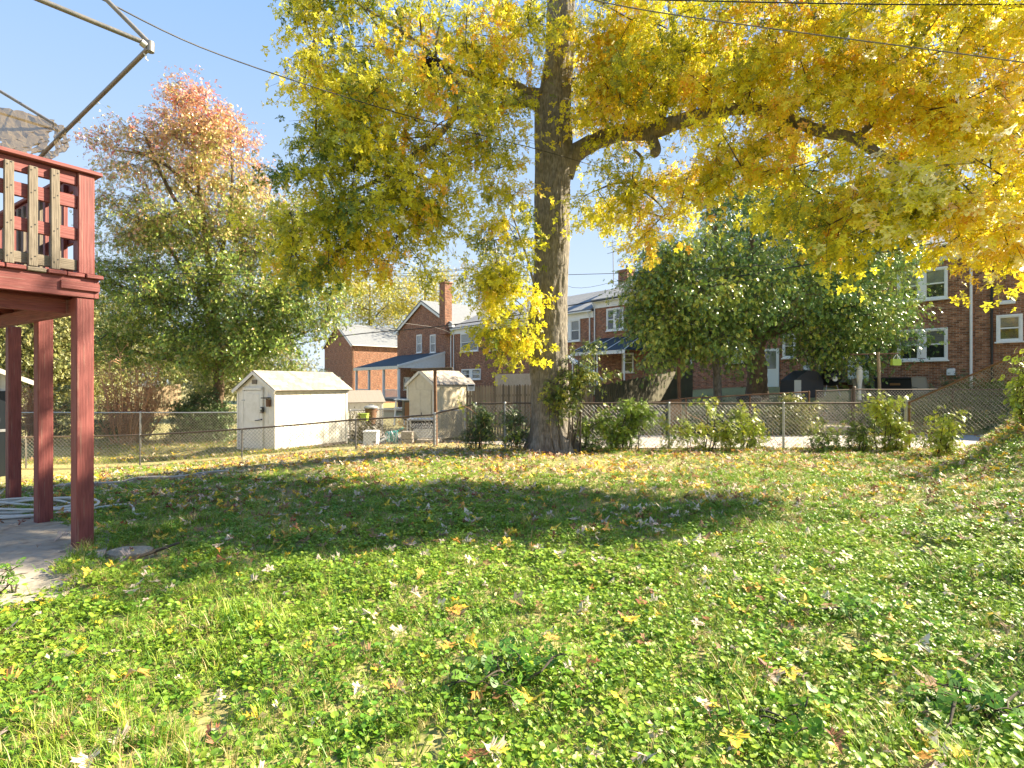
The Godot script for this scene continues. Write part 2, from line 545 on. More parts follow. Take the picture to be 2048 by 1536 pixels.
# ------------------------------------------------------------------ trees
# limbs: [[points...], [radii...]] in the tree's own space. blobs: [centre, radii, clusters]. look: the numbers for twigs and leaves.
# Each cluster hangs on a branch grown from the nearest wood, so that the crown is clumps of leaves with gaps between.
func grow(th: Node3D, limbs: Array, blobs: Array, look: Dictionary, sd: int) -> Array:
	var r := RandomNumberGenerator.new()
	r.seed = sd
	var wood := PackedVector3Array()
	for l in limbs:
		var pts: Array = l
		for i in pts.size() - 1:
			var a: Vector3 = pts[i]
			var b: Vector3 = pts[i + 1]
			var k := maxi(1, int(a.distance_to(b) / .35))
			for j in k: wood.append(a.lerp(b, float(j) / k))
		wood.append(pts[-1])
	var clusters := []
	for bl in blobs:
		var c0: Vector3 = bl[0]
		var rad: Vector3 = bl[1]
		for i in int(bl[2]):
			var d := Vector3(r.randfn(), r.randfn(), r.randfn()).normalized() * pow(r.randf(), .42)
			var at := c0 + d * rad
			var best := 1e9
			for q in wood: best = minf(best, at.distance_squared_to(q))
			clusters.append([best, at])
	clusters.sort_custom(func(a, b): return a[0] < b[0])
	var twigs := MB.new()
	var fol := Foli.new()
	var kept := []
	var pal: Array = look.palette
	var size: float = look.size
	var step := float(look.get("step", .4))
	for cl in clusters:
		var at: Vector3 = cl[1]
		var best := 1e9
		var root := at
		for q in wood:
			var dd := at.distance_squared_to(q) + (2.0 if q.y > at.y + .8 else 0.0)
			if dd < best:
				best = dd
				root = q
		var span := root.distance_to(at)
		var bow := Vector3(r.randf_range(-.18, .18), float(look.get("bow", .16)), r.randf_range(-.18, .18)) * span
		var n := clampi(int(span / step), 1, 9)
		var pts := PackedVector3Array()
		var rad := PackedFloat32Array()
		var r0 := clampf(.008 + .012 * span, .006, .05) * float(look.get("thick", 1.0))
		for i in n + 1:
			var t := float(i) / n
			pts.append(root.lerp(at, t) + bow * sin(t * PI) + Vector3(r.randf_range(-.04, .04), r.randf_range(-.04, .04), r.randf_range(-.04, .04)) * (0.0 if i == 0 else 1.0))
			rad.append(lerpf(r0, .005, t))
			if i > 0: wood.append(pts[-1])
		if span > .1: twigs.tube(pts, rad, 4, false)
		var lead := (pts[-1] - pts[-2]).normalized()
		var tone: float = r.randf()
		for k in int(look.twigs):
			var dir := (lead * .6 + Vector3(r.randfn(), r.randfn() * .6 - float(look.get("hang", .25)), r.randfn()) * .8).normalized()
			var len := float(look.reach) * r.randf_range(.45, 1.15)
			var from := pts[-1] if r.randf() < .65 or pts.size() < 3 else pts[-2]
			var tipp := from + dir * len + Vector3(0, -.12 * len, 0)
			if look.get("fine", true): twigs.tube(PackedVector3Array([from, from + dir * len * .5, tipp]), PackedFloat32Array([.005, .004, .002]), 3, false)
			var m := int(look.leaves)
			for j in m:
				var t := (j + r.randf()) / m
				var p := from.lerp(tipp, .15 + .9 * t) + Vector3(r.randfn(), r.randfn(), r.randfn()) * size * float(look.get("loose", .5))
				var tip := dir * .5 + Vector3(r.randfn() * .6, r.randfn() * .5 - float(look.get("droop", .5)), r.randfn() * .6)
				var nrm := Vector3(r.randfn() * .55, 1.0, r.randfn() * .55) if r.randf() < .75 else Vector3(r.randfn(), r.randfn(), r.randfn())
				var own := float(look.get("own", .5))
				var q := clampf(tone * own + r.randf() * (1.0 - own) + float(look.get("lean", 0.0)), 0.0, .999)
				if look.has("by_place"): q = look.by_place.call(p, q)
				var u := q * (pal.size() - 1)
				var c: Color = pal[int(u)]
				c = c.lerp(pal[int(u) + 1], u - int(u))
				var v := r.randf_range(.75, 1.2)
				var s := size * r.randf_range(.65, 1.2)
				fol.add(p, tip, nrm, s, Color(c.r * v, c.g * v, c.b * v))
				if look.has("keep"): kept.append([p, tip, nrm, s, c])
	part(th, "twigs", twigs.done(), M.twig).set_meta("kind", "stuff")
	return [fol, kept]

func limb(th: Node3D, called: String, pts: Array, radii: Array, mat: Material, sides := 10, knots := 0.0, sd := 1) -> void:
	# smoothed through its points
	var c := Curve3D.new()
	for i in pts.size():
		var a: Vector3 = pts[maxi(i - 1, 0)]
		var b: Vector3 = pts[mini(i + 1, pts.size() - 1)]
		c.add_point(pts[i], (a - b) / 6.0, (b - a) / 6.0)
	var r := RandomNumberGenerator.new()
	r.seed = sd
	var p := PackedVector3Array()
	var w := PackedFloat32Array()
	for i in pts.size() - 1:
		for k in 5:
			var t := k / 5.0
			p.append(c.sample(i, t))
			w.append(lerpf(radii[i], radii[i + 1], t) * (1.0 + knots * r.randf_range(-1, 1)))
	p.append(pts[-1])
	w.append(radii[-1])
	var b := MB.new()
	b.tube(p, w, sides)
	part(th, called, b.done(), mat)

# a bush: leaves in clumps through a few blobs, on thin stems from the ground
func bush(called: String, label: String, category: String, at: Vector3, blobs: Array, look: Dictionary, mesh: Mesh, mat: Material, sd: int, group := "", stems := 5) -> Node3D:
	var th := thing(called, label, category, at, 0.0, group)
	var r := RandomNumberGenerator.new()
	r.seed = sd
	var limbs := []
	for i in stems:
		var bl: Array = blobs[i % blobs.size()]
		var c0: Vector3 = bl[0]
		var rad: Vector3 = bl[1]
		var top := c0 + Vector3(r.randf_range(-.6, .6) * rad.x, r.randf_range(-.3, .4) * rad.y, r.randf_range(-.6, .6) * rad.z)
		var base := Vector3(c0.x * .6 + r.randf_range(-.1, .1), -.05, c0.z * .6 + r.randf_range(-.1, .1))
		var mid := base.lerp(top, .5) + Vector3(r.randf_range(-.08, .08), .05, r.randf_range(-.08, .08))
		var pts := [base, mid, top]
		var tk := clampf(.006 + .008 * base.distance_to(top), .005, .03)
		limb(th, "stem", pts, [tk, tk * .7, tk * .4], look.get("stem", M.twig), 5)
		limbs.append(pts)
	var got := grow(th, limbs, blobs, look, sd)
	copies(th, "foliage", got[0], mesh, mat)
	return th

# ------------------------------------------------------------------ fences
func chain_mesh(b: MB, a0: Vector3, a1: Vector3, h: float, pitch := .092, r := .0042) -> void:
	var len := a0.distance_to(a1)
	var n := int(len / pitch)
	var up := Vector3(0, h, 0)
	var side := (a1 - a0).normalized().cross(Vector3.UP) * .004
	for s in [1.0, -1.0]:
		for i in range(-int(h / pitch), n + int(h / pitch) + 1):
			var t0 := i * pitch / len
			var t1: float = t0 + s * h / len
			var y0 := 0.0
			var y1 := 1.0
			if s > 0:                       # cut at the ends of the panel
				if t0 < 0.0: y0 = -t0 / (t1 - t0)
				if t1 > 1.0: y1 = (1.0 - t0) / (t1 - t0)
			else:
				if t0 > 1.0: y0 = (t0 - 1.0) / (t0 - t1)
				if t1 < 0.0: y1 = t0 / (t0 - t1)
			if y1 <= y0: continue
			var p: Vector3 = a0.lerp(a1, lerpf(t0, t1, y0)) + up * y0 + side * s
			var q: Vector3 = a0.lerp(a1, lerpf(t0, t1, y1)) + up * y1 + side * s
			b.tube(PackedVector3Array([p, q]), PackedFloat32Array([r]), 3, false)

# pts: feet of the posts along the fence (world); h: height at each
func chain_fence(called: String, label: String, pts: Array, h: Array, rail: Material, post: Material, fat := .024, wire := .0045, thick := []) -> Node3D:
	var th := thing(called, label, "fence", pts[0])
	var o: Vector3 = pts[0]
	for i in pts.size():
		var p: Vector3 = pts[i] - o
		var rr: float = fat * (1.5 if i in thick else 1.0)
		var hh: float = h[i] + (.06 if i in thick else -.01)
		var po := pipe(th, "post", [p - Vector3(0, .1, 0), p + Vector3(0, hh, 0)], rr, post, 10)
		lathed(po, "post_cap", [Vector2(rr * 1.15, -.02), Vector2(rr * 1.2, .012), Vector2(rr * .8, .035), Vector2(0, .045)], 10, p + Vector3(0, hh, 0), post)
	for i in pts.size() - 1:
		var a: Vector3 = pts[i] - o
		var c: Vector3 = pts[i + 1] - o
		var a1: Vector3 = a + Vector3(0, h[i], 0)
		var c1: Vector3 = c + Vector3(0, h[i + 1], 0)
		var m := (a1 + c1) * .5 + Vector3(0, -.008, 0)
		pipe(th, "rail", [a1, m, c1], .02, rail, 8)
		var b := MB.new()
		var hh: float = (h[i] + h[i + 1]) * .5 - .04
		chain_mesh(b, a + Vector3(0, h[i] - hh, 0), c + Vector3(0, h[i + 1] - hh, 0), hh, .092, wire)
		part(th, "wire_mesh", b.done(), M.wire).set_meta("kind", "stuff")
	return th

# upright boards side by side, each a part; feet from a to b (world)
func board_fence(called: String, label: String, a: Vector3, b: Vector3, h0: float, h1: float, w: float, gap: float, mats: Array, sd: int, pointed := false, back := true) -> Node3D:
	var th := thing(called, label, "fence", a)
	var r := RandomNumberGenerator.new()
	r.seed = sd
	var v := b - a
	var flat := Vector3(v.x, 0, v.z)
	var n := int(flat.length() / (w + gap))
	var dir := flat.normalized()
	var turn := atan2(-dir.z, dir.x)
	var shapes := []
	for k in 4:
		var m := MB.new()
		var hh := 1.0
		if pointed:
			var pts := PackedVector2Array([Vector2(0, -w / 2), Vector2(1.0 - .035, -w / 2), Vector2(1.0, -w * .12 + (k - 1.5) * .006), Vector2(1.0, w * .12), Vector2(1.0 - .035, w / 2), Vector2(0, w / 2)])
			m.slab(pts, .022)
		else:
			m.box(Vector3(1, w, .02), .003, Transform3D(Basis(), Vector3(.5, 0, 0)))
		shapes.append(m.done())
	for i in n:
		var t := (i + .5) / n
		var h := lerpf(h0, h1, t) + r.randf_range(-.02, .02)
		var bx := Basis(Vector3.UP, turn + r.randf_range(-.05, .05)) * Basis(Vector3(r.randf_range(-.006, .006), h, 0), Vector3(-1, 0, 0), Vector3(0, 0, 1))
		part(th, "picket" if pointed else "board", shapes[r.randi() % 4], mats[r.randi() % mats.size()], Transform3D(bx, v * t + Vector3(0, r.randf_range(-.03, .0), 0)))
	if back:
		var off := Basis(Vector3.UP, turn) * Vector3(0, 0, -.04)
		for k in [.25, .8]:
			bar(th, "cross_rail", off + Vector3(0, h0 * k, 0), v + off + Vector3(0, h1 * k, 0), .045, .08, mats[0])
	return th

# ------------------------------------------------------------------ the scene
func _ready() -> void:
	rng.seed = 7
	bump.seed = 5
	bump.frequency = .02
	patch.seed = 9
	patch.frequency = .35
	# camera, sky, sun, exposure
	var cam := Camera3D.new()
	cam.name = "camera"
	add_child(cam)
	cam.position = Vector3(0, EYE, 0)
	cam.fov = rad_to_deg(2.0 * atan(768.0 / F))
	cam.near = .05
	cam.far = 900.0
	var we := WorldEnvironment.new()
	we.name = "environment"
	var env := Environment.new()
	var sk := ProceduralSkyMaterial.new()
	sk.sky_top_color = L(.058, .122, .24)
	sk.sky_horizon_color = L(.235, .265, .285)
	sk.sky_curve = .28
	sk.ground_horizon_color = L(.26, .25, .17)
	sk.ground_bottom_color = L(.12, .13, .05)
	sk.sky_energy_multiplier = 1.0
	env.background_mode = Environment.BG_SKY
	env.sky = Sky.new()
	env.sky.sky_material = sk
	env.background_energy_multiplier = 1.0
	env.ambient_light_source = Environment.AMBIENT_SOURCE_SKY
	env.tonemap_mode = Environment.TONE_MAPPER_LINEAR
	env.tonemap_exposure = 4.2
	env.sdfgi_enabled = true
	env.ssao_enabled = true
	env.ssil_enabled = true
	we.environment = env
	add_child(we)
	var sun := DirectionalLight3D.new()
	sun.name = "sun"
	add_child(sun)
	var az := deg_to_rad(74.0)      # to the right of straight ahead
	var el := deg_to_rad(34.0)
	sun.look_at_from_position(Vector3(sin(az) * cos(el), sin(el), -cos(az) * cos(el)) * 50.0, Vector3.ZERO)
	sun.light_color = Color(1.0, .94, .82)
	sun.light_energy = 1.6
	sun.light_angular_distance = .5
	sun.sky_mode = DirectionalLight3D.SKY_MODE_LIGHT_ONLY
	sun.shadow_enabled = true

	make_materials()
	land()
	houses()
	sheds()
	deck()
	fences()
	maple()
	other_trees()
	shrubs()
	yard_things()
	wires()
	ground_cover()

# ------------------------------------------------------------------ ground, alley, patio
func land() -> void:
	var xs := []
	var x := -400.0
	while x < 401.0:
		xs.append(x)
		x += .25 if absf(x) < 14.0 else (1.0 if absf(x) < 40.0 else 20.0)
	var ds := []
	var d := -40.0
	while d < 600.0:
		ds.append(d)
		d += .25 if d >= 0.0 and d < 20.0 else (1.0 if d >= -3.0 and d < 70.0 else 20.0 if d > 0 else 4.0)
	var st := MB.new()
	var idx := PackedInt32Array()
	var v := PackedVector3Array()
	var nn := PackedVector3Array()
	for a in xs:
		for e in ds:
			v.append(G(a, e))
			nn.append(Vector3(H(a - .1, e) - H(a + .1, e), .2, H(a, e + .1) - H(a, e - .1)).normalized())
	var w := ds.size()
	for i in xs.size() - 1:
		for j in w - 1:
			var q := i * w + j
			idx.append_array([q, q + 1, q + w, q + 1, q + w + 1, q + w])
	var arr := []
	arr.resize(Mesh.ARRAY_MAX)
	arr[Mesh.ARRAY_VERTEX] = v
	arr[Mesh.ARRAY_NORMAL] = nn
	arr[Mesh.ARRAY_INDEX] = idx
	var m := ArrayMesh.new()
	m.add_surface_from_arrays(Mesh.PRIMITIVE_TRIANGLES, arr)
	setting("ground", m, M.soil)
	# the alley behind the yard: straight on the right, bending away between the sheds on the left
	var near := [Vector2(40, 13.15), Vector2(2.2, 13.15), Vector2(.2, 13.5), Vector2(-1.4, 14.6), Vector2(-4.2, 17.6), Vector2(-16, 31.5)]
	var far := [Vector2(40, 16.45), Vector2(3.2, 16.45), Vector2(2.0, 16.6), Vector2(.9, 17.3), Vector2(-1.6, 19.4), Vector2(-13.2, 33.4)]
	var b := MB.new()
	for i in near.size() - 1:
		var k := 24 if i == 0 or i == near.size() - 2 else 6
		for j in k:
			var a0: Vector2 = (near[i] as Vector2).lerp(near[i + 1], float(j) / k)
			var a1: Vector2 = (near[i] as Vector2).lerp(near[i + 1], float(j + 1) / k)
			var c0: Vector2 = (far[i] as Vector2).lerp(far[i + 1], float(j) / k)
			var c1: Vector2 = (far[i] as Vector2).lerp(far[i + 1], float(j + 1) / k)
			for s in 6:
				var p := [a0.lerp(c0, s / 6.0), a0.lerp(c0, (s + 1) / 6.0), a1.lerp(c1, (s + 1) / 6.0), a1.lerp(c1, s / 6.0)]
				var t := []
				for q in p: t.append(G(q.x, q.y) + Vector3(0, .022, 0))
				b.quad(t[0], t[1], t[2], t[3], Vector3.UP)
	setting("alley", b.done(), M.alley)
	# patio slab under the deck, its edge broken by grass
	var ol := [Vector2(-3.5, 3.7), Vector2(-3.25, 3.95), Vector2(-3.4, 4.5), Vector2(-3.75, 5.1), Vector2(-4.2, 5.8), Vector2(-4.7, 6.3), Vector2(-6.3, 6.9), Vector2(-8.6, 8.3), Vector2(-11, 6), Vector2(-9.2, 2.6), Vector2(-4.6, 3.2)]
	var pb := MB.new()
	var mid := Vector2(-6.2, 5.0)
	for i in ol.size():
		var e0: Vector2 = ol[i]
		var e1: Vector2 = ol[(i + 1) % ol.size()]
		for s in 8:
			var r0 := s / 8.0
			var r1 := (s + 1) / 8.0
			var q := [mid.lerp(e0, r0), mid.lerp(e0, r1), mid.lerp(e1, r1), mid.lerp(e1, r0)]
			var t := []
			for u in q: t.append(G(u.x, u.y) + Vector3(0, .035, 0))
			pb.quad(t[0], t[1], t[2], t[3], Vector3.UP)
		pb.quad(G(e0.x, e0.y) + Vector3(0, .035, 0), G(e1.x, e1.y) + Vector3(0, .035, 0), G(e1.x, e1.y) - Vector3(0, .1, 0), G(e0.x, e0.y) - Vector3(0, .1, 0), Vector3(e0.x - mid.x, 0, -(e0.y - mid.y)))
	setting("patio", pb.done(), M.concrete)
	# a narrow strip of concrete edging across the left of the yard
	var eb := MB.new()
	var from := Vector2(-8.0, 9.3)
	var to := Vector2(-5.3, 10.3)
	for i in 12:
		var p0 := from.lerp(to, i / 12.0)
		var p1 := from.lerp(to, (i + 1) / 12.0)
		var a0 := G(p0.x, p0.y) + Vector3(0, .03, 0)
		var a1 := G(p1.x, p1.y) + Vector3(0, .03, 0)
		eb.bar(a0, a1, .16, .1)
	setting("concrete_edging", eb.done(), M.concrete)

func on_hard(x: float, d: float) -> bool:
	# the patio: left of its broken right-hand edge
	if d > 2.6 and d < 8.2:
		var e := -3.47 - .56 * (d - 4.1) + patch.get_noise_2d(x * 4.0, d * 4.0) * .22
		if d < 4.1: e = -3.5 - 2.6 * (4.1 - d) + patch.get_noise_2d(x * 4.0, d * 4.0) * .3
		if x < e: return d < 6.9 - (x + 6.3) * .6
	return false

# ------------------------------------------------------------------ the brick row
const ROW_C := 38.91
const ROW_K := .84
func row_d(px: float) -> float: return ROW_C / ((px - 1024.0) / F + ROW_K)
func row_s(px: float) -> float: return (53.2 - row_d(px)) * 1.306
func row_y(px: float, py: float) -> float: return EYE + (768.0 - py) / F * row_d(px)

const ROW_TURN := -.8727
func row_at(s: float) -> Vector3:
	var d := 53.2 - s / 1.306
	return Vector3(ROW_C - ROW_K * d, 0, -d)

# a window in a wall that faces +z of the house: frame proud of the wall, sashes and panes inside it
func window(h: Node3D, x0: float, x1: float, y0: float, y1: float, z := 0.0, double := false, sash := true, pane_mat: Material = null) -> void:
	var fr := MB.new()
	var t := .09
	var b := MB.new()
	var zz := z + .03
	for s in [[x0, x0 + t, y0, y1], [x1 - t, x1, y0, y1], [x0 + t, x1 - t, y1 - t, y1], [x0 + t, x1 - t, y0, y0 + t * .8]]:
		fr.box(Vector3(s[1] - s[0], s[3] - s[2], .1), .006, Transform3D(Basis(), Vector3((s[0] + s[1]) / 2, (s[2] + s[3]) / 2, zz)))
	var w := part(h, "window", fr.done(), M.white_paint)
	var cells := [[x0 + t, x1 - t]]
	if double:
		var m := (x0 + x1) / 2
		var mw := (x1 - x0) * .075
		boxed(w, "mullion", Vector3(m, (y0 + y1) / 2, zz + .003), Vector3(mw * 2, y1 - y0 - t * 2.2, .1), M.white_paint)
		cells = [[x0 + t, m - mw], [m + mw, x1 - t]]
	boxed(w, "sill", Vector3((x0 + x1) / 2, y0 - .03, z + .06), Vector3(x1 - x0 + .1, .06, .16), M.white_paint)
	for c in cells:
		var cx: float = (c[0] + c[1]) / 2
		var cw: float = c[1] - c[0]
		var ym := (y0 + y1) / 2
		if sash:
			boxed(w, "sash_rail", Vector3(cx, ym, z + .035), Vector3(cw, .06, .04), M.white_paint, 0, .003)
			boxed(w, "sash_rail", Vector3(cx, y1 - t - .02, z + .035), Vector3(cw, .04, .04), M.white_paint, 0, .003)
			boxed(w, "sash_rail", Vector3(cx, y0 + t * .8 + .02, z + .03), Vector3(cw, .045, .04), M.white_paint, 0, .003)
			boxed(w, "sash_stile", Vector3(c[0] + .018, ym, z + .032), Vector3(.036, y1 - y0 - t * 1.9, .036), M.white_paint, 0, .003)
			boxed(w, "sash_stile", Vector3(c[1] - .018, ym, z + .032), Vector3(.036, y1 - y0 - t * 1.9, .036), M.white_paint, 0, .003)
		var hh := y1 - y0 - t * 1.8
		var drop := hh * rng.randf_range(.35, .6)
		boxed(w, "dark_room", Vector3(cx, ym, z + .003), Vector3(cw, hh, .006), M.room, 0, 0)
		boxed(w, "reflection_blind", Vector3(cx, ym + hh / 2 - drop / 2, z + .009), Vector3(cw - .02, drop, .005), M.reflection_blind, 0, 0)  # pale sheet added to stand for bright reflections in the upper sash
		boxed(w, "pane", Vector3(cx, ym, z + .019), Vector3(cw, hh, .008), M.glass, 0, 0)

func downspout(h: Node3D, x: float, y0: float, y1: float, z := .0) -> void:
	pipe(h, "downspout", [Vector3(x, y1, z + .32), Vector3(x, y1 - .12, z + .30), Vector3(x, y1 - .35, z + .1), Vector3(x, y1 - .5, z + .07), Vector3(x, y0, z + .07)], .05, M.white_paint, 8)

# one house of the row: x from 0 to w, its back wall at z 0 facing the alley, depth dp
func row_house(label: String, s0: float, s1: float, y0: float, eave: float, rise: float, brick: Material, dp := 8.5, roof := "slate_roof") -> Node3D:
	var h := thing("row_house", label, "house", row_at(s0) + Vector3(0, y0, 0), ROW_TURN, "brick houses of the row behind the alley")
	var w := s1 - s0
	var ht := eave - y0
	boxed(h, "wall", Vector3(w / 2, ht / 2 - .5, -dp / 2), Vector3(w - .004, ht + 1.0, dp), brick, 0, 0)
	boxed(h, "frieze", Vector3(w / 2, ht - .22, .03), Vector3(w - .01, .42, .08), M.white_paint)
	bar(h, "gutter", Vector3(.02, ht + .03, .28), Vector3(w - .02, ht + .03, .28), .14, .12, M.white_paint, Vector3.UP, .03)
	bar(h, "soffit", Vector3(.01, ht + .0, .13), Vector3(w - .01, ht + .0, .13), .2, .03, M.white_paint)
	var m := MB.new()
	var hp := dp / 2
	var th := .12
	var prof := PackedVector2Array([Vector2(.34, ht + .05), Vector2(.34, ht + .05 + th), Vector2(-hp, ht + rise + th), Vector2(-dp - .3, ht + .05 + th), Vector2(-dp - .3, ht + .05), Vector2(-hp, ht + rise)])
	for i in prof.size():
		var a := prof[i]
		var b := prof[(i + 1) % prof.size()]
		var out := Vector3(0, b.x - a.x, -(b.y - a.y)) * -1.0
		if i == 1 or i == 2: out = Vector3.UP
		if i == 4 or i == 5: out = Vector3.DOWN
		m.quad(Vector3(0, a.y, a.x), Vector3(w, a.y, a.x), Vector3(w, b.y, b.x), Vector3(0, b.y, b.x), out)
	for x in [0.0, w]:
		var o := Vector3(-1 if x == 0.0 else 1, 0, 0)
		m.quad(Vector3(x, prof[0].y, prof[0].x), Vector3(x, prof[1].y, prof[1].x), Vector3(x, prof[2].y, prof[2].x), Vector3(x, prof[5].y, prof[5].x), o)
		m.quad(Vector3(x, prof[2].y, prof[2].x), Vector3(x, prof[3].y, prof[3].x), Vector3(x, prof[4].y, prof[4].x), Vector3(x, prof[5].y, prof[5].x), o)
	var rf := part(h, "roof", m.done(), M[roof])
	# gable infill between wall and roof
	var g := MB.new()
	for x in [.02, w - .02]: g.flat(Vector3(x, ht, 0), Vector3(x, ht, -dp), Vector3(x, ht + rise, -hp), Vector3(-1 if x < 1 else 1, 0, 0))
	part(h, "gable", g.done(), brick)
	return h

func chimney(h: Node3D, at: Vector3, w: float, y1: float, brick: Material) -> void:
	var ch := boxed(h, "chimney", Vector3(at.x, (at.y + y1) / 2, at.z), Vector3(w, y1 - at.y, w * .8), brick, 0, 0)
	boxed(ch, "chimney_cap", Vector3(0, (y1 - at.y) / 2 + .06, 0), Vector3(w + .12, .14, w * .8 + .12), brick, 0, .01)
	lathed(ch, "flue", [Vector2(.1, 0), Vector2(.11, .3), Vector2(.08, .3), Vector2(.08, .1)], 10, Vector3(0, (y1 - at.y) / 2 + .13, 0), M.rust)

func houses() -> void:
	# units: from the left end (s = 0) to the right edge of the picture
	var sC := row_s(1188)          # where the eaves step up
	var sR := row_s(1950)          # the last wall step
	var y := 1.2
	var w3 := (sR - sC) / 3.0
	var wl := sC / 3.0
	var lab := ["leftmost row house under the low eaves, beside the gabled end house", "row house with a tan ground floor, behind the picket fence", "row house mostly hidden by the big maple trunk"]
	for i in 3:
		var s0 := wl * i
		var h := row_house(lab[i], s0, s0 + wl - .01, -.8, 6.75, 2.2, M.brick)
		var ht := 6.75 + .8
		var X := func(px: float) -> float: return row_s(px) - s0
		if i == 0:
			window(h, X.call(922), X.call(957), row_y(940, 703) + .8, row_y(940, 665) + .8)
			window(h, X.call(924), X.call(962), row_y(940, 759) + .8, row_y(940, 738) + .8, 0, true)
			downspout(h, .35, 0, ht)
		elif i == 1:
			window(h, X.call(980), X.call(998), row_y(990, 701) + .8, row_y(990, 664) + .8)
			boxed(h, "stucco_wall", Vector3(wl / 2 + .3, 1.6, .06), Vector3(wl - 1.0, 3.2, .1), M.tan_wall)
		else:
			window(h, X.call(1120), X.call(1161), row_y(1145, 683) + .8, row_y(1145, 640) + .8, 0, true)
			downspout(h, wl - .35, 0, ht)
	lab = ["row house with a dark blue canopy over its back porch", "row house behind the round green tree, next to the canopy house", "row house with a white back door and two white double windows"]
	for i in 3:
		var s0 := sC + w3 * i
		var h := row_house(lab[i], s0, s0 + w3 - .01, y, 7.35, 2.1, M.brick_brown if i == 2 else M.brick)
		var ht := 7.35 - y
		var X := func(px: float) -> float: return row_s(px) - s0
		var Y := func(px: float, py: float) -> float: return row_y(px, py) - y
		if i == 0:
			downspout(h, .12, -.5, ht)
			window(h, X.call(1214), X.call(1248), Y.call(1230, 661), Y.call(1230, 616), 0, true)
			window(h, X.call(1290), X.call(1318), Y.call(1300, 656), Y.call(1300, 606), 0, true)
			window(h, X.call(1245), X.call(1268), Y.call(1255, 745), Y.call(1255, 706))
			# canopy: sloped cloth on a frame with striped ribs and a scalloped valance
			var a := X.call(1192) as float
			var b := X.call(1300) as float
			var top := Y.call(1240, 674) as float
			var low := Y.call(1240, 705) as float
			var m := MB.new()
			m.quad(Vector3(a + .5, top, .03), Vector3(b - .5, top, .03), Vector3(b, low, 2.6), Vector3(a, low, 2.6), Vector3(0, 1, .5))
			m.quad(Vector3(a + .5, top - .03, .03), Vector3(b - .5, top - .03, .03), Vector3(b, low - .03, 2.6), Vector3(a, low - .03, 2.6), Vector3(0, -1, -.5))
			m.flat(Vector3(a + .5, top, .03), Vector3(a, low, 2.6), Vector3(a, low, .03), Vector3(-1, .2, 0))
			m.flat(Vector3(b - .5, top, .03), Vector3(b, low, 2.6), Vector3(b, low, .03), Vector3(1, .2, 0))
			var aw := part(h, "canopy", m.done(), M.awning_blue)
			for k in 4:
				var f := k / 3.0
				bar(aw, "rib", Vector3(lerpf(a + .5, b - .5, f), top + .02, .05), Vector3(lerpf(a, b, f), low + .02, 2.6), .05, .03, M.white_paint)
			for k in 22:
				var f := (k + .5) / 22.0
				var sc := MB.new()
				sc.slab(PackedVector2Array([Vector2(-.13, .1), Vector2(.13, .1), Vector2(.13, -.06), Vector2(.07, -.13), Vector2(-.07, -.13), Vector2(-.13, -.06)]), .01)
				if k == 0: bars["scallop"] = sc.done()
				part(aw, "scallop", bars["scallop"], M.white_paint, Transform3D(Basis(), Vector3(lerpf(a, b, f), low - .12, 2.62)))
			for x in [a + .1, (a + b) / 2, b - .1]: bar(aw, "canopy_post", Vector3(x, low, 2.5), Vector3(x, -.3, 2.5), .07, .07, M.white_paint)
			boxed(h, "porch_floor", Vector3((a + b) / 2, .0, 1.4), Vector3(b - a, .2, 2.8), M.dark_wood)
		elif i == 1:
			window(h, X.call(1455), X.call(1486), Y.call(1470, 726), Y.call(1470, 672), 0, true)
			window(h, X.call(1400), X.call(1440), Y.call(1420, 640), Y.call(1420, 590), 0, true)
			downspout(h, X.call(1384), 0, ht)
			# storm door beside the trunk
			var dx := X.call(1541) as float
			var dr := boxed(h, "door", Vector3(dx, 1.2, .04), Vector3(.95, 2.1, .07), M.door_white)
			boxed(dr, "door_glass", Vector3(0, .45, .04), Vector3(.66, .95, .02), M.dark_pane)
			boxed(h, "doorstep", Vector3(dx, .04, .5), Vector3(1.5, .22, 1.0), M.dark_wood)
		else:
			window(h, X.call(1795), X.call(1896), Y.call(1845, 721), Y.call(1845, 658), 0, true)
			window(h, X.call(1795), X.call(1896), Y.call(1845, 601), Y.call(1845, 539), 0, true)
			window(h, X.call(1660), X.call(1692), Y.call(1675, 716), Y.call(1675, 660), 0, false)
			window(h, X.call(1640), X.call(1690), Y.call(1670, 610), Y.call(1670, 552), 0, true)
			window(h, X.call(1566), X.call(1592), Y.call(1580, 716), Y.call(1580, 668), 0, false)
			downspout(h, X.call(1943), 0, ht)
			# back door with nine lights above a panel
			var x0 := X.call(1697) as float
			var x1 := X.call(1738) as float
			var y0 := Y.call(1718, 757) as float
			var y1 := Y.call(1718, 688) as float
			var dr := boxed(h, "door", Vector3((x0 + x1) / 2, (y0 + y1) / 2 - .15, .05), Vector3(x1 - x0, y1 - y0 + .3, .09), M.door_white)
			var dw := x1 - x0
			var hh := y1 - y0
			boxed(dr, "door_glass", Vector3(0, hh * .2, .05), Vector3(dw * .62, hh * .42, .02), M.dark_pane)
			for k in 2: boxed(dr, "glazing_bar", Vector3((k - .5) * dw * .2, hh * .2, .066), Vector3(.03, hh * .42, .02), M.door_white, 0, .002)
			for k in 3: boxed(dr, "glazing_bar", Vector3(0, hh * (.08 + .12 * k), .064), Vector3(dw * .62, .03, .02), M.door_white, 0, .002)
			boxed(dr, "door_panel", Vector3(0, -hh * .25, .05), Vector3(dw * .62, hh * .3, .025), M.door_white, 0, .01)
			lathed(dr, "door_knob", [Vector2(.0, -.03), Vector2(.03, -.02), Vector2(.035, .01), Vector2(0, .03)], 10, Vector3(dw * .4, -.05, .09), M.galvanised)
			boxed(h, "porch_deck", Vector3((x0 + x1) / 2, y0 - .12, .75), Vector3(2.4, .14, 1.5), M.dark_wood)
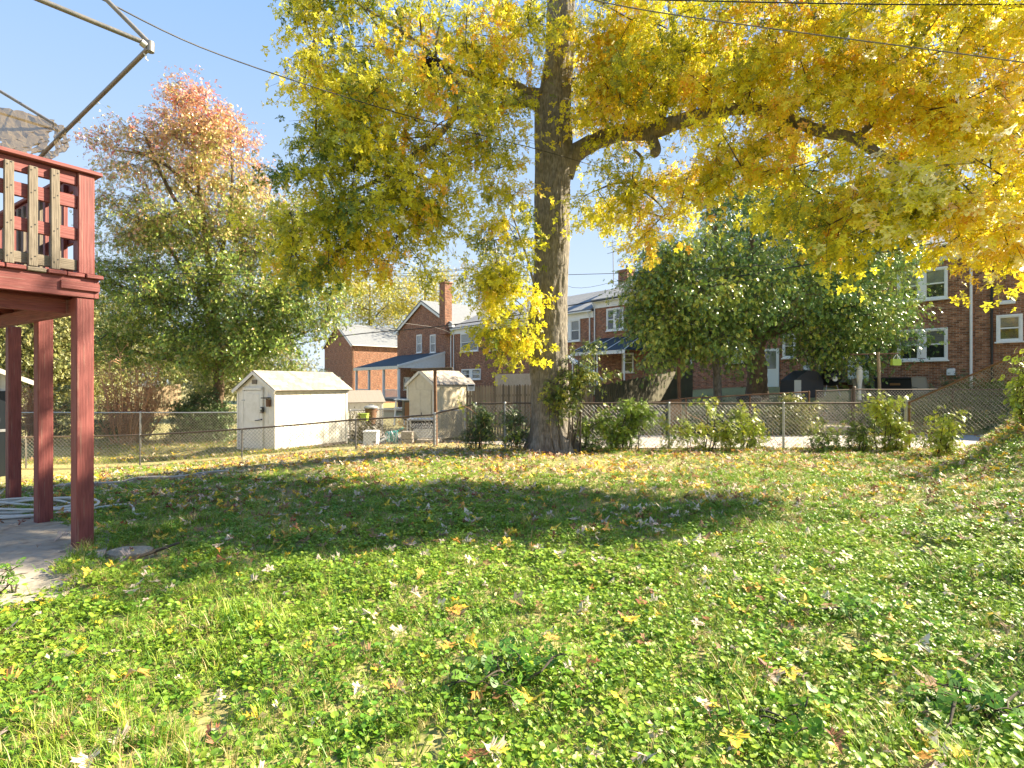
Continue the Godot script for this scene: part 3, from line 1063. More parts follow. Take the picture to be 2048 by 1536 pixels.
			for k in [-1.1, 1.1]:
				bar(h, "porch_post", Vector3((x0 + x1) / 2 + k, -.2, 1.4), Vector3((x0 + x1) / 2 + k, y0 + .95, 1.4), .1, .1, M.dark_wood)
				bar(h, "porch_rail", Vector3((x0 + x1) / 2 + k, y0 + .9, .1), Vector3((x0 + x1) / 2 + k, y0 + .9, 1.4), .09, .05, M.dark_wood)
			# meters on the wall with their conduits
			for q in [[1615, 738], [1646, 737], [1668, 734]]:
				var mx := X.call(q[0]) as float
				var my := Y.call(q[0], q[1]) as float
				var mt := boxed(h, "meter_box", Vector3(mx, my, .1), Vector3(.3, .36, .2), M.meter, 0, .02)
				var dial := MB.new()
				dial.tube(PackedVector3Array([Vector3(0, .02, .09), Vector3(0, .02, .15)]), PackedFloat32Array([.09, .08]), 14)
				part(mt, "dial", dial.done(), M.white_plastic)
				pipe(mt, "conduit", [Vector3(.03, .17, -.03), Vector3(.05, 1.6, -.04), Vector3(.05, 3.4, -.05)], .022, M.galvanised, 6)
			boxed(h, "vent_box", Vector3(X.call(1903), Y.call(1903, 744), .09), Vector3(.28, .3, .18), M.white_plastic, 0, .02)
	# the house at the right edge
	var he := row_house("brick house at the right edge with a dark pipe down its wall", sR, sR + 8.0, y, 7.6, 2.1, M.brick_brown)
	var XE := func(px: float) -> float: return row_s(px) - sR
	window(he, XE.call(1993), XE.call(2046), row_y(2020, 683) - y, row_y(2020, 629) - y, 0, false)
	pipe(he, "wall_pipe", [Vector3(XE.call(1985), -.3, .06), Vector3(XE.call(1984), 3.2, .06), Vector3(XE.call(1986), 7.0, .06)], .045, M.black, 8)
	boxed(he, "wall_light", Vector3(XE.call(2015), row_y(2015, 605) - y, .07), Vector3(.5, .16, .14), M.white_plastic, 0, .02)
	chimney(he, Vector3(1.2, 6.3, -2.2), .9, 8.9, M.brick_brown)
	# gabled end house on the far left of the row
	var w := 11.0
	var base := -1.2
	var g := thing("gabled_house", "brick end house with a pointed gable and a blue-roofed porch", "house", row_at(-w) + Vector3(0, base, 0), ROW_TURN)
	var ht := 7.35 - base
	var top := 10.1 - base
	boxed(g, "wall", Vector3(w / 2, ht / 2 - .5, -5), Vector3(w - .01, ht + 1.0, 10), M.brick, 0, 0)
	var gm := MB.new()
	gm.slab(PackedVector2Array([Vector2(0.005, ht), Vector2(w - .005, ht), Vector2(w / 2, top)]), 9.99, Transform3D(Basis(), Vector3(0, 0, -5)))
	part(g, "gable", gm.done(), M.brick)
	for s in [-1.0, 1.0]:
		var e := Vector3(w / 2 + s * (w / 2 + .3), ht - .12, 0)
		var r := Vector3(w / 2, top + .05, 0)
		var q := MB.new()
		var n := Vector3(s * (top - ht), w / 2, 0).normalized() * .14
		q.quad(e + n + Vector3(0, 0, .25), r + n + Vector3(0, 0, .25), r + n + Vector3(0, 0, -11), e + n + Vector3(0, 0, -11), n)
		q.quad(e + Vector3(0, 0, .25), r + Vector3(0, 0, .25), r + Vector3(0, 0, -11), e + Vector3(0, 0, -11), -n)
		q.quad(e + n + Vector3(0, 0, .25), r + n + Vector3(0, 0, .25), r + Vector3(0, 0, .25), e + Vector3(0, 0, .25), Vector3.BACK)
		q.quad(e + n + Vector3(0, 0, .25), e + n + Vector3(0, 0, -11), e + Vector3(0, 0, -11), e + Vector3(0, 0, .25), Vector3(s, 0, 0))
		part(g, "roof_slope", q.done(), M.slate_roof)
		bar(g, "barge_board", e + Vector3(0, -.12, .2), r + Vector3(0, -.12, .2), .05, .26, M.white_paint)
		boxed(g, "eave_return", e + Vector3(-s * .25, -.05, .15), Vector3(.7, .3, .3), M.white_paint)
	chimney(g, Vector3(w - .7, ht - 1.0, .3), 1.0, 11.3 - base, M.brick)
	chimney(g, Vector3(1.4, ht + .2, -3.5), .9, 10.2 - base, M.brick)
	var XG := func(px: float) -> float: return row_s(px) + w
	for q in [[834, 848], [861, 876]]:
		var x0 := XG.call(q[0]) as float
		window(g, x0, x0 + 1.05, row_y(q[0], 706) - base, row_y(q[0], 670) - base, 0, false)
	downspout(g, w - .12, 0, ht)
	# lean-to porch in front of it
	var yh := 4.7 - base
	var yl := 3.25 - base
	var fl := .1 - base
	var pr := MB.new()
	pr.quad(Vector3(.2, yh, .03), Vector3(9.8, yh, .03), Vector3(9.8, yl, 5.2), Vector3(.2, yl, 5.2), Vector3(0, 1, .3))
	pr.quad(Vector3(.2, yh - .12, .03), Vector3(9.8, yh - .12, .03), Vector3(9.8, yl - .12, 5.2), Vector3(.2, yl - .12, 5.2), Vector3(0, -1, -.3))
	var porch := part(g, "porch_roof", pr.done(), M.blue_roof)
	bar(porch, "fascia", Vector3(.15, yl - .16, 5.2), Vector3(9.85, yl - .16, 5.2), .08, .3, M.cream)
	var sd := MB.new()
	sd.slab(PackedVector2Array([Vector2(0, 0), Vector2(5.2, 0), Vector2(5.2, .1), Vector2(0, yh - yl + .1)]), .06, Transform3D(Basis(Vector3(0, 0, 1), Vector3.UP, Vector3(-1, 0, 0)), Vector3(9.78, yl - .2, .03)))
	part(porch, "porch_gable", sd.done(), M.white_paint)
	bar(porch, "rake_board", Vector3(9.85, yh - .05, .05), Vector3(9.85, yl - .05, 5.25), .06, .22, M.white_paint)
	boxed(g, "porch_floor", Vector3(5, fl - .1, 2.6), Vector3(9.6, .2, 5.2), M.grey_wood)
	for x in [.4, 3.4, 6.6, 9.6]: bar(porch, "porch_post", Vector3(x, fl, 5.0), Vector3(x, yl - .3, 5.0), .2, .2, M.white_paint)
	for x in [3.4, 7.7]:
		bar(g, "porch_rail", Vector3(6.6 if x > 4 else .4, fl + .9, 5.0), Vector3(9.6 if x > 4 else 3.4, fl + .9, 5.0), .08, .07, M.white_paint)
		for k in 14: bar(g, "baluster", Vector3((6.6 if x > 4 else .4) + .2 * k + .2, fl + .05, 5.0), Vector3((6.6 if x > 4 else .4) + .2 * k + .2, fl + .88, 5.0), .04, .04, M.white_paint)
	for x in [3.4, 5.6]: bar(g, "stair_rail", Vector3(x, fl + .9, 5.1), Vector3(x, .75, 7.2), .08, .1, M.white_paint)
	for k in 6: boxed(g, "stair_step", Vector3(4.5, fl - .1 - .2 * (k + 1), 5.35 + .3 * k), Vector3(2.1, .08, .32), M.grey_wood)
	boxed(g, "porch_wall", Vector3(8.6, fl + 1.2, 2.2), Vector3(2.2, 2.5, .1), M.cream, 0, 0)
	window(g, 1.6, 2.9, fl + .8, fl + 2.2, 0, false)
	# the house beyond, side on, its long wall in the sun
	var o := P(706, 768, 80.0)
	var hb := thing("distant_house", "house with a sunlit tan wall and a broad pale roof, beyond the porch", "house", Vector3(o.x, -1.4, o.z), ROW_TURN)
	var eh := 8.7
	var L2 := 19.0
	var wd := 10.5
	# long wall runs back along -z, gable faces +z
	boxed(hb, "wall", Vector3(-wd / 2, eh / 2 - .5, -L2 / 2), Vector3(wd, eh + 1, L2), M.brick, 0, 0)
	boxed(hb, "end_wall", Vector3(-wd / 2, eh / 2 - .5, .06), Vector3(wd + .02, eh + 1, .14), M.brick, 0, 0)
	var gb := MB.new()
	gb.slab(PackedVector2Array([Vector2(-wd, eh), Vector2(0, eh), Vector2(-wd / 2, eh + 3.3)]), L2, Transform3D(Basis(), Vector3(0, 0, -L2 / 2 + .1)))
	part(hb, "gable", gb.done(), M.brick)
	for s in [-1.0, 1.0]:
		var e := Vector3(-wd / 2 + s * (wd / 2 + .35), eh - .15, 0)
		var r := Vector3(-wd / 2, eh + 3.38, 0)
		var n := Vector3(s * 3.3, wd / 2, 0).normalized() * .14
		var q := MB.new()
		var f := Vector3(0, 0, .4)
		var k := Vector3(0, 0, -L2 - .3)
		q.quad(e + n + f, r + n + f, r + n + k, e + n + k, n)
		q.quad(e + f, r + f, r + k, e + k, -n)
		q.quad(e + n + f, r + n + f, r + f, e + f, Vector3.BACK)
		q.quad(e + n + f, e + n + k, e + k, e + f, Vector3(s, 0, 0))
		part(hb, "roof_slope", q.done(), M.slate_roof)
		bar(hb, "barge_board", e + f + Vector3(0, -.1, .0), r + f + Vector3(0, -.1, .0), .05, .26, M.white_paint)
	bar(hb, "gutter", Vector3(.4, eh - .1, .3), Vector3(.4, eh - .1, -L2), .14, .14, M.white_paint)
	pipe(hb, "downspout", [Vector3(.12, eh, .0), Vector3(.12, 0, .0)], .07, M.rust, 6)
	for q in [[8.0, 5.2], [14.5, 5.2], [8.5, 1.6]]:
		var fr := boxed(hb, "window", Vector3(.03, q[1] + .8, -q[0]), Vector3(.1, 1.6, 1.3), M.white_paint)
		boxed(fr, "pane", Vector3(.05, .38, 0), Vector3(.02, .66, 1.05), M.dark_pane, 0, 0)
		boxed(fr, "pane", Vector3(.05, -.38, 0), Vector3(.02, .66, 1.05), M.dark_pane, 0, 0)

# ------------------------------------------------------------------ sheds
# a gabled shed: corner at the origin, the long wall along +x (facing +z), the door end along -z at x = 0 ... facing -x
func shed(label: String, corner: Vector3, dir: Vector2, len: float, wid: float, eave: float, peak: float, long_mat: Material, end_mat: Material, boards: int, rows: int, cols: int, shingle_tabs: bool, over := .12) -> Node3D:
	var turn := atan2(dir.y, dir.x)       # dir is (x, depth) of the long wall
	var h := thing("shed", label, "shed", corner, turn, "")
	var hw := wid / 2
	# boards of the long wall, grooves between them
	var bw := len / boards
	var core := MB.new()
	core.box(Vector3(len - .03, eave, wid - .03), 0, Transform3D(Basis(), Vector3(len / 2, eave / 2, -hw)))
	core.slab(PackedVector2Array([Vector2(-hw + .02, eave), Vector2(hw - .02, eave), Vector2(0, peak - .03)]), len - .04, Transform3D(Basis(Vector3(0, 0, 1), Vector3.UP, Vector3(-1, 0, 0)), Vector3(len / 2, 0, -hw)))
	part(h, "body", core.done(), end_mat)
	for i in boards: boxed(h, "siding_board", Vector3(bw * (i + .5), eave / 2, .0), Vector3(bw - .008, eave, .024), long_mat, 0, .003)
	var eb := maxi(3, roundi(wid / bw))
	var ew := wid / eb
	for i in eb:
		var z0 := -ew * i
		var z1 := -ew * (i + 1)
		var t0 := lerpf(eave, peak, 1.0 - absf(-z0 - hw) / hw) - .02
		var t1 := lerpf(eave, peak, 1.0 - absf(-z1 - hw) / hw) - .02
		var m := MB.new()
		var ol := PackedVector2Array([Vector2(z1 + .004, 0), Vector2(z0 - .004, 0), Vector2(z0 - .004, t0)])
		if (z0 + hw) * (z1 + hw) < -.0001: ol.append(Vector2(-hw, peak - .02))
		ol.append(Vector2(z1 + .004, t1))
		m.slab(ol, .02, Transform3D(Basis(Vector3(0, 0, 1), Vector3.UP, Vector3(-1, 0, 0)), Vector3.ZERO))
		part(h, "end_board", m.done(), end_mat)
	for z in [.012, -wid + .03]: boxed(h, "corner_trim", Vector3(-.012, eave / 2, z - .02), Vector3(.035, eave, .07), M.cream)
	boxed(h, "corner_trim", Vector3(len - .03, eave / 2, .012), Vector3(.07, eave, .035), M.cream)
	boxed(h, "eave_trim", Vector3(len / 2, eave - .05, .02), Vector3(len + over, .1, .03), M.cream)
	for s in [1.0, -1.0]:
		var e := Vector3(0, eave - over * .5, -hw + s * (hw + over))
		var r := Vector3(0, peak + .02, -hw)
		var n := Vector3(0, hw, s * (peak - eave)).normalized()
		var a := Vector3(-over, 0, 0)
		var b := Vector3(len + over, 0, 0)
		var q := MB.new()
		q.quad(e + a + n * .03, r + a + n * .03, r + b + n * .03, e + b + n * .03, n)
		q.quad(e + a, r + a, r + b, e + b, -n)
		q.quad(e + a + n * .03, e + b + n * .03, e + b, e + a, Vector3(0, 0, s))
		for k in [a, b]: q.quad(e + k + n * .03, r + k + n * .03, r + k, e + k, Vector3(signf(k.x), 0, 0))
		var rf := part(h, "roof_slope", q.done(), M.shingle_3)
		bar(rf, "barge_board", e + a + Vector3(.01, -.03, 0), r + a + Vector3(.01, -.03, 0), .025, .09, M.cream)
		if s > 0 and shingle_tabs:
			var up := (r - e)
			var rl := up.length() / rows
			var cw := (len + over * 2) / cols
			var tilt := n * .012
			for i in rows:
				for j in cols + 1:
					var off := (i % 2) * cw * .5
					var x0 := clampf(-over + j * cw - off, -over, len + over)
					var x1 := clampf(-over + (j + 1) * cw - off - .006, -over, len + over)
					if x1 - x0 < .03: continue
					var lo := e + up * (float(i) / rows) + n * .036
					var c0 := Vector3((x0 + x1) / 2, 0, 0) + lo + up.normalized() * (rl * .55 - .012) + tilt * .3
					var bs := Basis(Vector3(1, 0, 0), up.normalized(), Vector3(1, 0, 0).cross(up.normalized()))
					bs = Basis(Vector3(1, 0, 0), .05 + rng.randf_range(0, .03)) * bs if s > 0 else bs
					part(rf, "shingle", block(Vector3(x1 - x0, rl * 1.12, .010), .002), M["shingle_%d" % ([0, 1, 2, 1, 0, 2, 3][rng.randi() % 7])], Transform3D(bs, c0))
	return h

func sheds() -> void:
	var dir := Vector2(.472, .882)
	var c := P(550, 903, 15.0)
	var h := shed("cream garden shed with a closed door, nearest of the sheds", Vector3(c.x, c.y - .02, c.z), dir, 2.66, 1.55, 1.72, 2.18, M.cream, M.cream, 11, 8, 13, true)
	# door in the end wall (which faces -x); z runs from 0 to -1.55
	var d := boxed(h, "door", Vector3(-.03, .86, -.86), Vector3(.04, 1.62, .76), M.cream, 0, .006)
	for q in [[1.2, .62], [.38, .62]]:
		boxed(d, "door_panel", Vector3(-.022, q[0] - .86, 0), Vector3(.014, q[1] * (1.25 if q[0] > 1 else 1.0), .56), M.cream, 0, .006)
	for z in [-.46, -1.26]: boxed(h, "door_casing", Vector3(-.035, .9, z), Vector3(.05, 1.75, .05), M.cream)
	boxed(h, "door_casing", Vector3(-.035, 1.73, -.86), Vector3(.05, .08, .86), M.cream)
	pipe(d, "handle", [Vector3(-.03, -.0, .3), Vector3(-.09, .0, .3), Vector3(-.09, -.01, .2)], .012, M.black, 6)
	pipe(d, "hasp", [Vector3(-.03, .02, .36), Vector3(-.05, .02, .42)], .02, M.black, 6)
	for y in [.3, 1.4]: boxed(d, "hinge", Vector3(-.025, y - .86, -.4), Vector3(.02, .03, .14), M.galvanised)
	boxed(h, "gable_vent", Vector3(-.02, 1.92, -.82), Vector3(.03, .12, .2), M.grey_wood)
	bar(h, "skid", Vector3(.0, .03, .02), Vector3(2.6, .03, .02), .06, .08, M.grey_wood)
	# solar lamp on a bracket and padlock box beside the door
	var s := h.global_transform
	var lamp := thing("solar_light", "small black solar light on a bracket by the shed door", "light", s * Vector3(-.03, 1.42, -.2), h.rotation.y)
	boxed(lamp, "solar_panel", Vector3(-.09, .06, -.02), Vector3(.2, .03, .17), M.black, 0, .008)
	boxed(lamp, "lamp_body", Vector3(-.04, -.08, .02), Vector3(.08, .2, .12), M.rust, 0, .01)
	pipe(lamp, "bracket", [Vector3(-.0, .0, 0), Vector3(-.1, .03, 0)], .012, M.black, 6)
	var lb := thing("motion_sensor", "small pale sensor box below the solar light on the shed", "sensor", s * Vector3(-.05, 1.16, -.42), h.rotation.y)
	boxed(lb, "sensor_box", Vector3(-.03, 0, 0), Vector3(.06, .14, .1), M.black, 0, .01)
	lathed(lb, "sensor_eye", [Vector2(0, -.03), Vector2(.03, -.02), Vector2(.035, .01), Vector2(0, .03)], 10, Vector3(-.075, .02, 0), M.white_plastic)
	boxed(lb, "sensor_base", Vector3(-.04, -.09, .0), Vector3(.07, .02, .1), M.rust)
	# tan shed behind the rusty post
	c = P(868, 880, 19.0)
	var h2 := shed("tan gabled shed with a white sunlit side, beside the picket fence", Vector3(c.x, c.y, c.z), dir, 2.3, 1.15, 1.93, 2.38, M.tan_siding, M.tan_siding, 6, 7, 9, true, .08)
	var d2 := boxed(h2, "double_door", Vector3(-.025, .88, -.575), Vector3(.03, 1.7, .95), M.tan_siding, 0, .006)
	boxed(d2, "door_seam", Vector3(-.016, 0, 0), Vector3(.012, 1.68, .03), M.tan_siding, 0, .002)
	boxed(d2, "door_pull", Vector3(-.03, .0, .07), Vector3(.03, .12, .025), M.grey_wood)
	# low cream shed just behind the nearest one
	c = P(694, 838, 23.0)
	var h3 := shed("low cream shed with a grey roof, just right of the nearest shed", Vector3(c.x - .4, -.72, c.z), Vector2(.9, .45), 1.9, 1.6, 1.52, 1.95, M.cream, M.cream, 8, 1, 1, false, .1)
	h3.set_meta("group", "")
	h3.remove_meta("group")
	# greenish shed mostly hidden behind the tan one
	c = P(832, 860, 24.5)
	shed("pale shed with a dark flat-looking roof, half hidden by the tan shed", Vector3(c.x, -.6, c.z), Vector2(.95, .31), 2.6, 1.8, 2.15, 2.4, M.tan_siding, M.tan_siding, 7, 1, 1, false, .1)
	# shed at the left edge behind the deck posts: black door under a cream gable
	c = P(38, 957, 12.4)
	var h5 := shed("cream shed with a black door, at the left edge behind the deck posts", Vector3(c.x, c.y, c.z), Vector2(-.68, .733), 3.0, 2.4, 2.3, 2.85, M.cream, M.cream, 10, 1, 1, false, .3)
	var d5 := boxed(h5, "door", Vector3(-.04, 1.0, -.62), Vector3(.05, 1.95, .95), M.navy_door, 0, .006)
	boxed(d5, "door_rail", Vector3(-.03, .1, 0), Vector3(.02, .06, .95), M.galvanised)
	boxed(h5, "door_casing", Vector3(-.035, 1.0, -.1), Vector3(.05, 2.0, .07), M.cream)
	boxed(d5, "sticker", Vector3(-.03, .35, .2), Vector3(.008, .16, .2), M.white_plastic, 0, .001)

# ------------------------------------------------------------------ the red deck and the bare awning frame over it
func deck() -> void:
	var c := P(198, 560, 5.25)
	var th := thing("deck", "weathered red timber deck on tall posts with grey balusters", "deck", Vector3(c.x, 0, c.z), atan2(.83, .556))
	var fl := 2.58
	var inv := th.transform.affine_inverse()
	var W := 2.6          # how far it runs to the left along its front edge
	var D := 4.6          # how far it runs back
	for i in 19:
		var x := .03 - .143 * (i + .5)
		var b := bar(th, "deck_board", Vector3(x, fl - .019, .035 + rng.randf_range(-.012, .012)), Vector3(x, fl - .019, -D), .135, .038, M.red_paint if i % 5 != 3 else M.grey_wood, Vector3.UP, .006)
	bar(th, "rim_joist", Vector3(-W, fl - .13, -.02), Vector3(-.04, fl - .13, -.02), .04, .18, M.red_paint)
	bar(th, "rim_joist", Vector3(-.02, fl - .13, -.002), Vector3(-.02, fl - .13, -D), .04, .18, M.red_paint)
	bar(th, "cleat", Vector3(-.30, fl - .12, .012), Vector3(.0, fl - .12, .012), .022, .075, M.red_paint)
	for z in [-.55, -1.0, -1.45, -1.9, -2.35, -2.8, -3.25, -3.7, -4.15, -4.55]:
		bar(th, "joist", Vector3(-W, fl - .115, z), Vector3(-.045, fl - .115, z), .04, .15, M.red_paint)
	bar(th, "beam", Vector3(-.11, fl - .29, -.15), Vector3(-.11, fl - .29, -D), .09, .13, M.red_paint)
	bar(th, "beam", Vector3(-W, fl - .29, -.28), Vector3(-.18, fl - .29, -.28), .06, .13, M.red_paint)
	# posts: the near corner one, then two more back along the left side, and two out of sight
	for q in [[-.105, -.08, 0.0], [0, 0, 1.0], [0, 0, 2.0], [-2.4, -.1, 0.0], [-2.4, -4.3, 0.0]]:
		var p := Vector3(q[0], 0, q[1])
		if q[2] == 1.0: p = inv * P(87, 1058, 6.2)
		if q[2] == 2.0: p = inv * P(27, 1005, 7.7)
		var w: Vector3 = th.transform * Vector3(p.x, 0, p.z)
		var foot := H(w.x, -w.z) - .06
		bar(th, "post", Vector3(p.x, foot, p.z), Vector3(p.x, fl - (.225 if q[2] == 0.0 else .23), p.z), .14, .14, M.red_paint, Vector3.BACK, .008)
	# railing on the front edge
	var cap := 3.54
	bar(th, "cap_rail", Vector3(-W, cap, -.05), Vector3(.02, cap, -.05), .17, .04, M.red_paint, Vector3.UP, .008)
	bar(th, "rail_post", Vector3(-.1, fl, -.06), Vector3(-.1, cap - .021, -.06), .13, .13, M.red_paint, Vector3.BACK, .008)
	for q in [[3.455, .115, M.red_paint], [3.245, .12, M.red_paint], [2.945, .115, M.red_paint], [2.655, .10, M.grey_wood]]:
		bar(th, "rail", Vector3(-W, q[0], -.04), Vector3(-.166, q[0], -.04), .04, q[1], q[2], Vector3.UP, .005)
	for i in 14:
		var x := -.335 - .16 * i
		for k in ([] if x < -1.0 else [3.44, 3.24, 2.94, 2.66]):
			for e in [-.012, .014]: pipe(th, "screw", [Vector3(x + e, k + e, .012), Vector3(x + e, k + e, .021)], .006, M.cable, 6)
		bar(th, "baluster", Vector3(x, 2.585, .0), Vector3(x + rng.randf_range(-.008, .008), 3.47 + rng.randf_range(-.02, .02), .0), .066, .036, M.grey_wood, Vector3.BACK, .005)
	boxed(th, "rail_panel", Vector3(-.95, 3.1, -.045), Vector3(.3, .2, .03), M.red_paint)
	# railing down the left side, seen through the balusters
	bar(th, "cap_rail", Vector3(-.1, cap, -.135), Vector3(-.1, cap, -D), .15, .04, M.red_paint, Vector3.UP, .008)
	for q in [[3.455, .13], [2.95, .11], [2.68, .09]]:
		bar(th, "rail", Vector3(-.12, q[0], -.13), Vector3(-.12, q[0], -D), .04, q[1], M.red_paint if q[0] > 2.7 else M.grey_wood, Vector3.UP, .005)
	for z in [-1.5, -3.0, -4.5]: bar(th, "rail_post", Vector3(-.06, fl, z), Vector3(-.06, cap - .021, z), .09, .09, M.red_paint, Vector3.BACK, .006)
	for i in 25:
		var z := -.35 - .165 * i
		bar(th, "baluster", Vector3(-.16, 2.59, z), Vector3(-.16, 3.47, z), .036, .06, M.grey_wood if i % 3 else M.red_paint, Vector3.BACK, .004)
	# awning frame: galvanised pipes meeting in a corner joint, its torn cloth hanging over the rail
	var j := P(300, 94, 5.0)
	var aw := thing("awning_frame", "bare pipe frame of an old awning with torn netting, above the deck", "awning", j)
	var e1 := P(135, 258, 6.05) - j
	var e2 := P(60, 335, 6.62) - j
	pipe(aw, "front_bar", [Vector3.ZERO, e1, e2], .02, M.pipe_grey, 10)
	pipe(aw, "side_bar", [Vector3(-.02, .03, -.01), P(-60, -58, 4.2) - j], .022, M.pipe_grey, 10)
	pipe(aw, "rafter", [Vector3(-.01, .04, 0), P(60, -155, 4.7) - j], .02, M.pipe_grey, 10)
	pipe(aw, "rafter", [P(112, 250, 6.1) - j, P(-40, 158, 6.0) - j], .017, M.pipe_grey, 10)
	pipe(aw, "rafter", [P(118, 262, 6.12) - j, P(-60, 208, 6.4) - j], .014, M.pipe_grey, 8)
	lathed(aw, "corner_joint", [Vector2(0, -.05), Vector2(.034, -.045), Vector2(.036, .045), Vector2(0, .06)], 12, Vector3.ZERO, M.pipe_grey)
	pipe(aw, "pipe_collar", [(P(282, 84, 4.95) - j), (P(292, 92, 4.98) - j)], .032, M.galvanised, 10)
	pipe(aw, "string", [P(288, 106, 5.0) - j, P(292, 112, 5.0) - j, P(291, 118, 5.0) - j, P(296, 121, 5.0) - j], .006, M.white_plastic, 4)
	# netting: a sagging sheet, frayed towards its ends
	var sheet := func(called: String, q00: Vector3, q10: Vector3, q01: Vector3, q11: Vector3, sag: float, nu: int, nv: int, sd: int) -> void:
		var n := FastNoiseLite.new()
		n.seed = sd
		n.frequency = .9
		var g := []
		for a in nu + 1:
			for b in nv + 1:
				var u := float(a) / nu
				var v := float(b) / nv
				var p := q00.lerp(q10, u).lerp(q01.lerp(q11, u), v)
				p.y -= sag * sin(u * PI) * sin(v * PI) + .012 * sin(v * 19.0 + u * 5.0)
				p += Vector3(n.get_noise_2d(u * 9, v * 9), n.get_noise_2d(u * 9 + 50, v * 9), n.get_noise_2d(u * 9, v * 9 + 50)) * .035
				g.append(p)
		var b := MB.new()
		for a in nu:
			for k in nv:
				if n.get_noise_2d(a * .8, k * .5 + 30.0) > .45: continue
				var p0: Vector3 = g[a * (nv + 1) + k]
				var p1: Vector3 = g[(a + 1) * (nv + 1) + k]
				var p2: Vector3 = g[(a + 1) * (nv + 1) + k + 1]
				var p3: Vector3 = g[a * (nv + 1) + k + 1]
				b.quad(p0, p1, p2, p3, Vector3.UP)
		part(aw, called, b.done(), M.netting)
	sheet.call("netting", P(-90, 185, 6.0) - j, P(108, 243, 6.1) - j, P(-90, 330, 6.7) - j, P(92, 306, 6.4) - j, .12, 24, 20, 4)
	sheet.call("torn_flap", P(104, 240, 6.08) - j, P(132, 256, 6.04) - j, P(112, 312, 6.2) - j, P(139, 296, 6.05) - j, .02, 8, 14, 9)
	sheet.call("torn_flap", P(84, 300, 6.45) - j, P(112, 306, 6.3) - j, P(88, 318, 6.4) - j, P(106, 318, 6.25) - j, .03, 6, 5, 12)

# ------------------------------------------------------------------ fences
func gp(px: float, d: float) -> Vector3:
	return G((px - 1024.0) / F * d, d)

func fences() -> void:
	# low dark fence on the left, in front of the shed
	chain_fence("chain_link_fence", "low dark chain-link fence on the left, running in front of the shed", [gp(-60, 13.4), gp(52, 13.4), gp(280, 13.5), gp(484, 13.6), gp(712, 13.7), gp(868, 13.6)], [.76, .76, .74, .70, .72, .79], M.dark_rail, M.pipe_grey, .02)
	chain_fence("chain_link_fence", "chain-link fence behind the big maple trunk, overgrown with green weeds", [gp(870, 13.55), gp(952, 13.2), gp(1010, 13.0), gp(1160, 13.0), gp(1338, 12.95), gp(1567, 12.9), gp(1812, 12.85)], [.82, 1.08, 1.1, 1.1, 1.1, 1.1, 1.12], M.dark_rail, M.galvanised, .026, .0036, [6])
	var bank := [Vector3(9.22, .22, -12.85), Vector3(9.55, .62, -11.6), Vector3(9.62, .95, -10.2), Vector3(9.5, .95, -8.4)]
	for p in bank: p.y = H(p.x, -p.z)
	var f1 := [G(9.25, 12.8), G(9.34, 10.1), G(9.3, 8.2)]
	chain_fence("chain_link_fence", "chain-link fence with a brown rail climbing the bank at the right edge", f1, [1.12, 1.3, 1.2], M.rust, M.rust, .024)
	# across the alley
	chain_fence("chain_link_fence", "rusty chain-link fence across the alley, with bins behind it", [gp(1180, 17.2), gp(1268, 17.1), gp(1372, 17.0), gp(1500, 17.0), gp(1618, 17.0)], [.95, 1.12, 1.2, 1.2, 1.2], M.rust, M.rust, .026, .004)
	var gate := gp(1632, 16.95)
	var g2 := gp(1703, 16.95)
	chain_fence("chain_link_gate", "chain-link gate above the concrete step across the alley", [gate + Vector3(0, .12, 0), g2 + Vector3(0, .12, 0)], [1.12, 1.12], M.dark_rail, M.dark_rail, .02, .0042)
	chain_fence("chain_link_fence", "chain-link fence across the alley, right of the gate", [gp(1708, 16.95), gp(1905, 16.9), gp(2040, 16.9), gp(2300, 16.9)], [1.24, 1.24, 1.24, 1.24], M.dark_rail, M.dark_rail, .03, .0042, [0])
	# silver fence behind the left yard
	chain_fence("chain_link_fence", "silver chain-link fence at the back of the left yard", [gp(-40, 17.3), gp(98, 17.3), gp(281, 17.3), gp(478, 17.4)], [1.1, 1.1, 1.1, 1.1], M.galvanised, M.galvanised, .03)
	# fences round the yard between the sheds
	chain_fence("chain_link_fence", "pale chain-link fence around the small yard between the sheds", [gp(700, 21.5), gp(765, 21.8), gp(832, 19.5), gp(930, 19.2)], [1.05, 1.1, 1.1, 1.12], M.galvanised, M.galvanised, .025)
	var pk := [M.picket_0, M.picket_1, M.picket_2, M.picket_3, M.picket_1]
	board_fence("picket_fence", "tall brown stockade fence of narrow pickets behind the maple", gp(932, 19.4), gp(1186, 19.4), 2.0, 1.86, .085, .012, pk, 3, true)
	board_fence("board_fence", "mossy board fence, darkened in colour to read as shaded, running back towards the canopy house", gp(1190, 19.6), gp(1385, 27.0), 1.75, 1.45, .14, .012, [M.dark_wood], 4)
	var s := thing("warning_sign", "small white sign nailed to the left end of the picket fence", "sign", P(942, 775, 19.3))
	boxed(s, "sign_board", Vector3.ZERO, Vector3(.26, .24, .012), M.white_plastic)
	boxed(s, "header_band", Vector3(0, .065, .009), Vector3(.22, .06, .006), M.black, 0, .001)
	for k in 3: boxed(s, "text_line", Vector3(rng.randf_range(-.01, .01), -.0 - .03 * k, .009), Vector3(.18 - .03 * k, .012, .005), M.bin_grey, 0, .001)
	# old board fence far left behind the dry bush
	board_fence("board_fence", "short pale board fence left of the shed, behind the dry bush", P(290, 835, 20.5), P(362, 828, 21.5), 1.1, 1.2, .12, .012, [M.picket_1, M.picket_2], 8)

# ------------------------------------------------------------------ trees
var base := Vector3.ZERO
func lp(px: float, py: float, d: float) -> Vector3: return P(px, py, d) - base
func bl(px: float, py: float, d: float, rx: float, ry: float, rd: float, n: int) -> Array:
	return [P(px, py, d) - base, Vector3(rx * d / F, ry * d / F, rd), n]

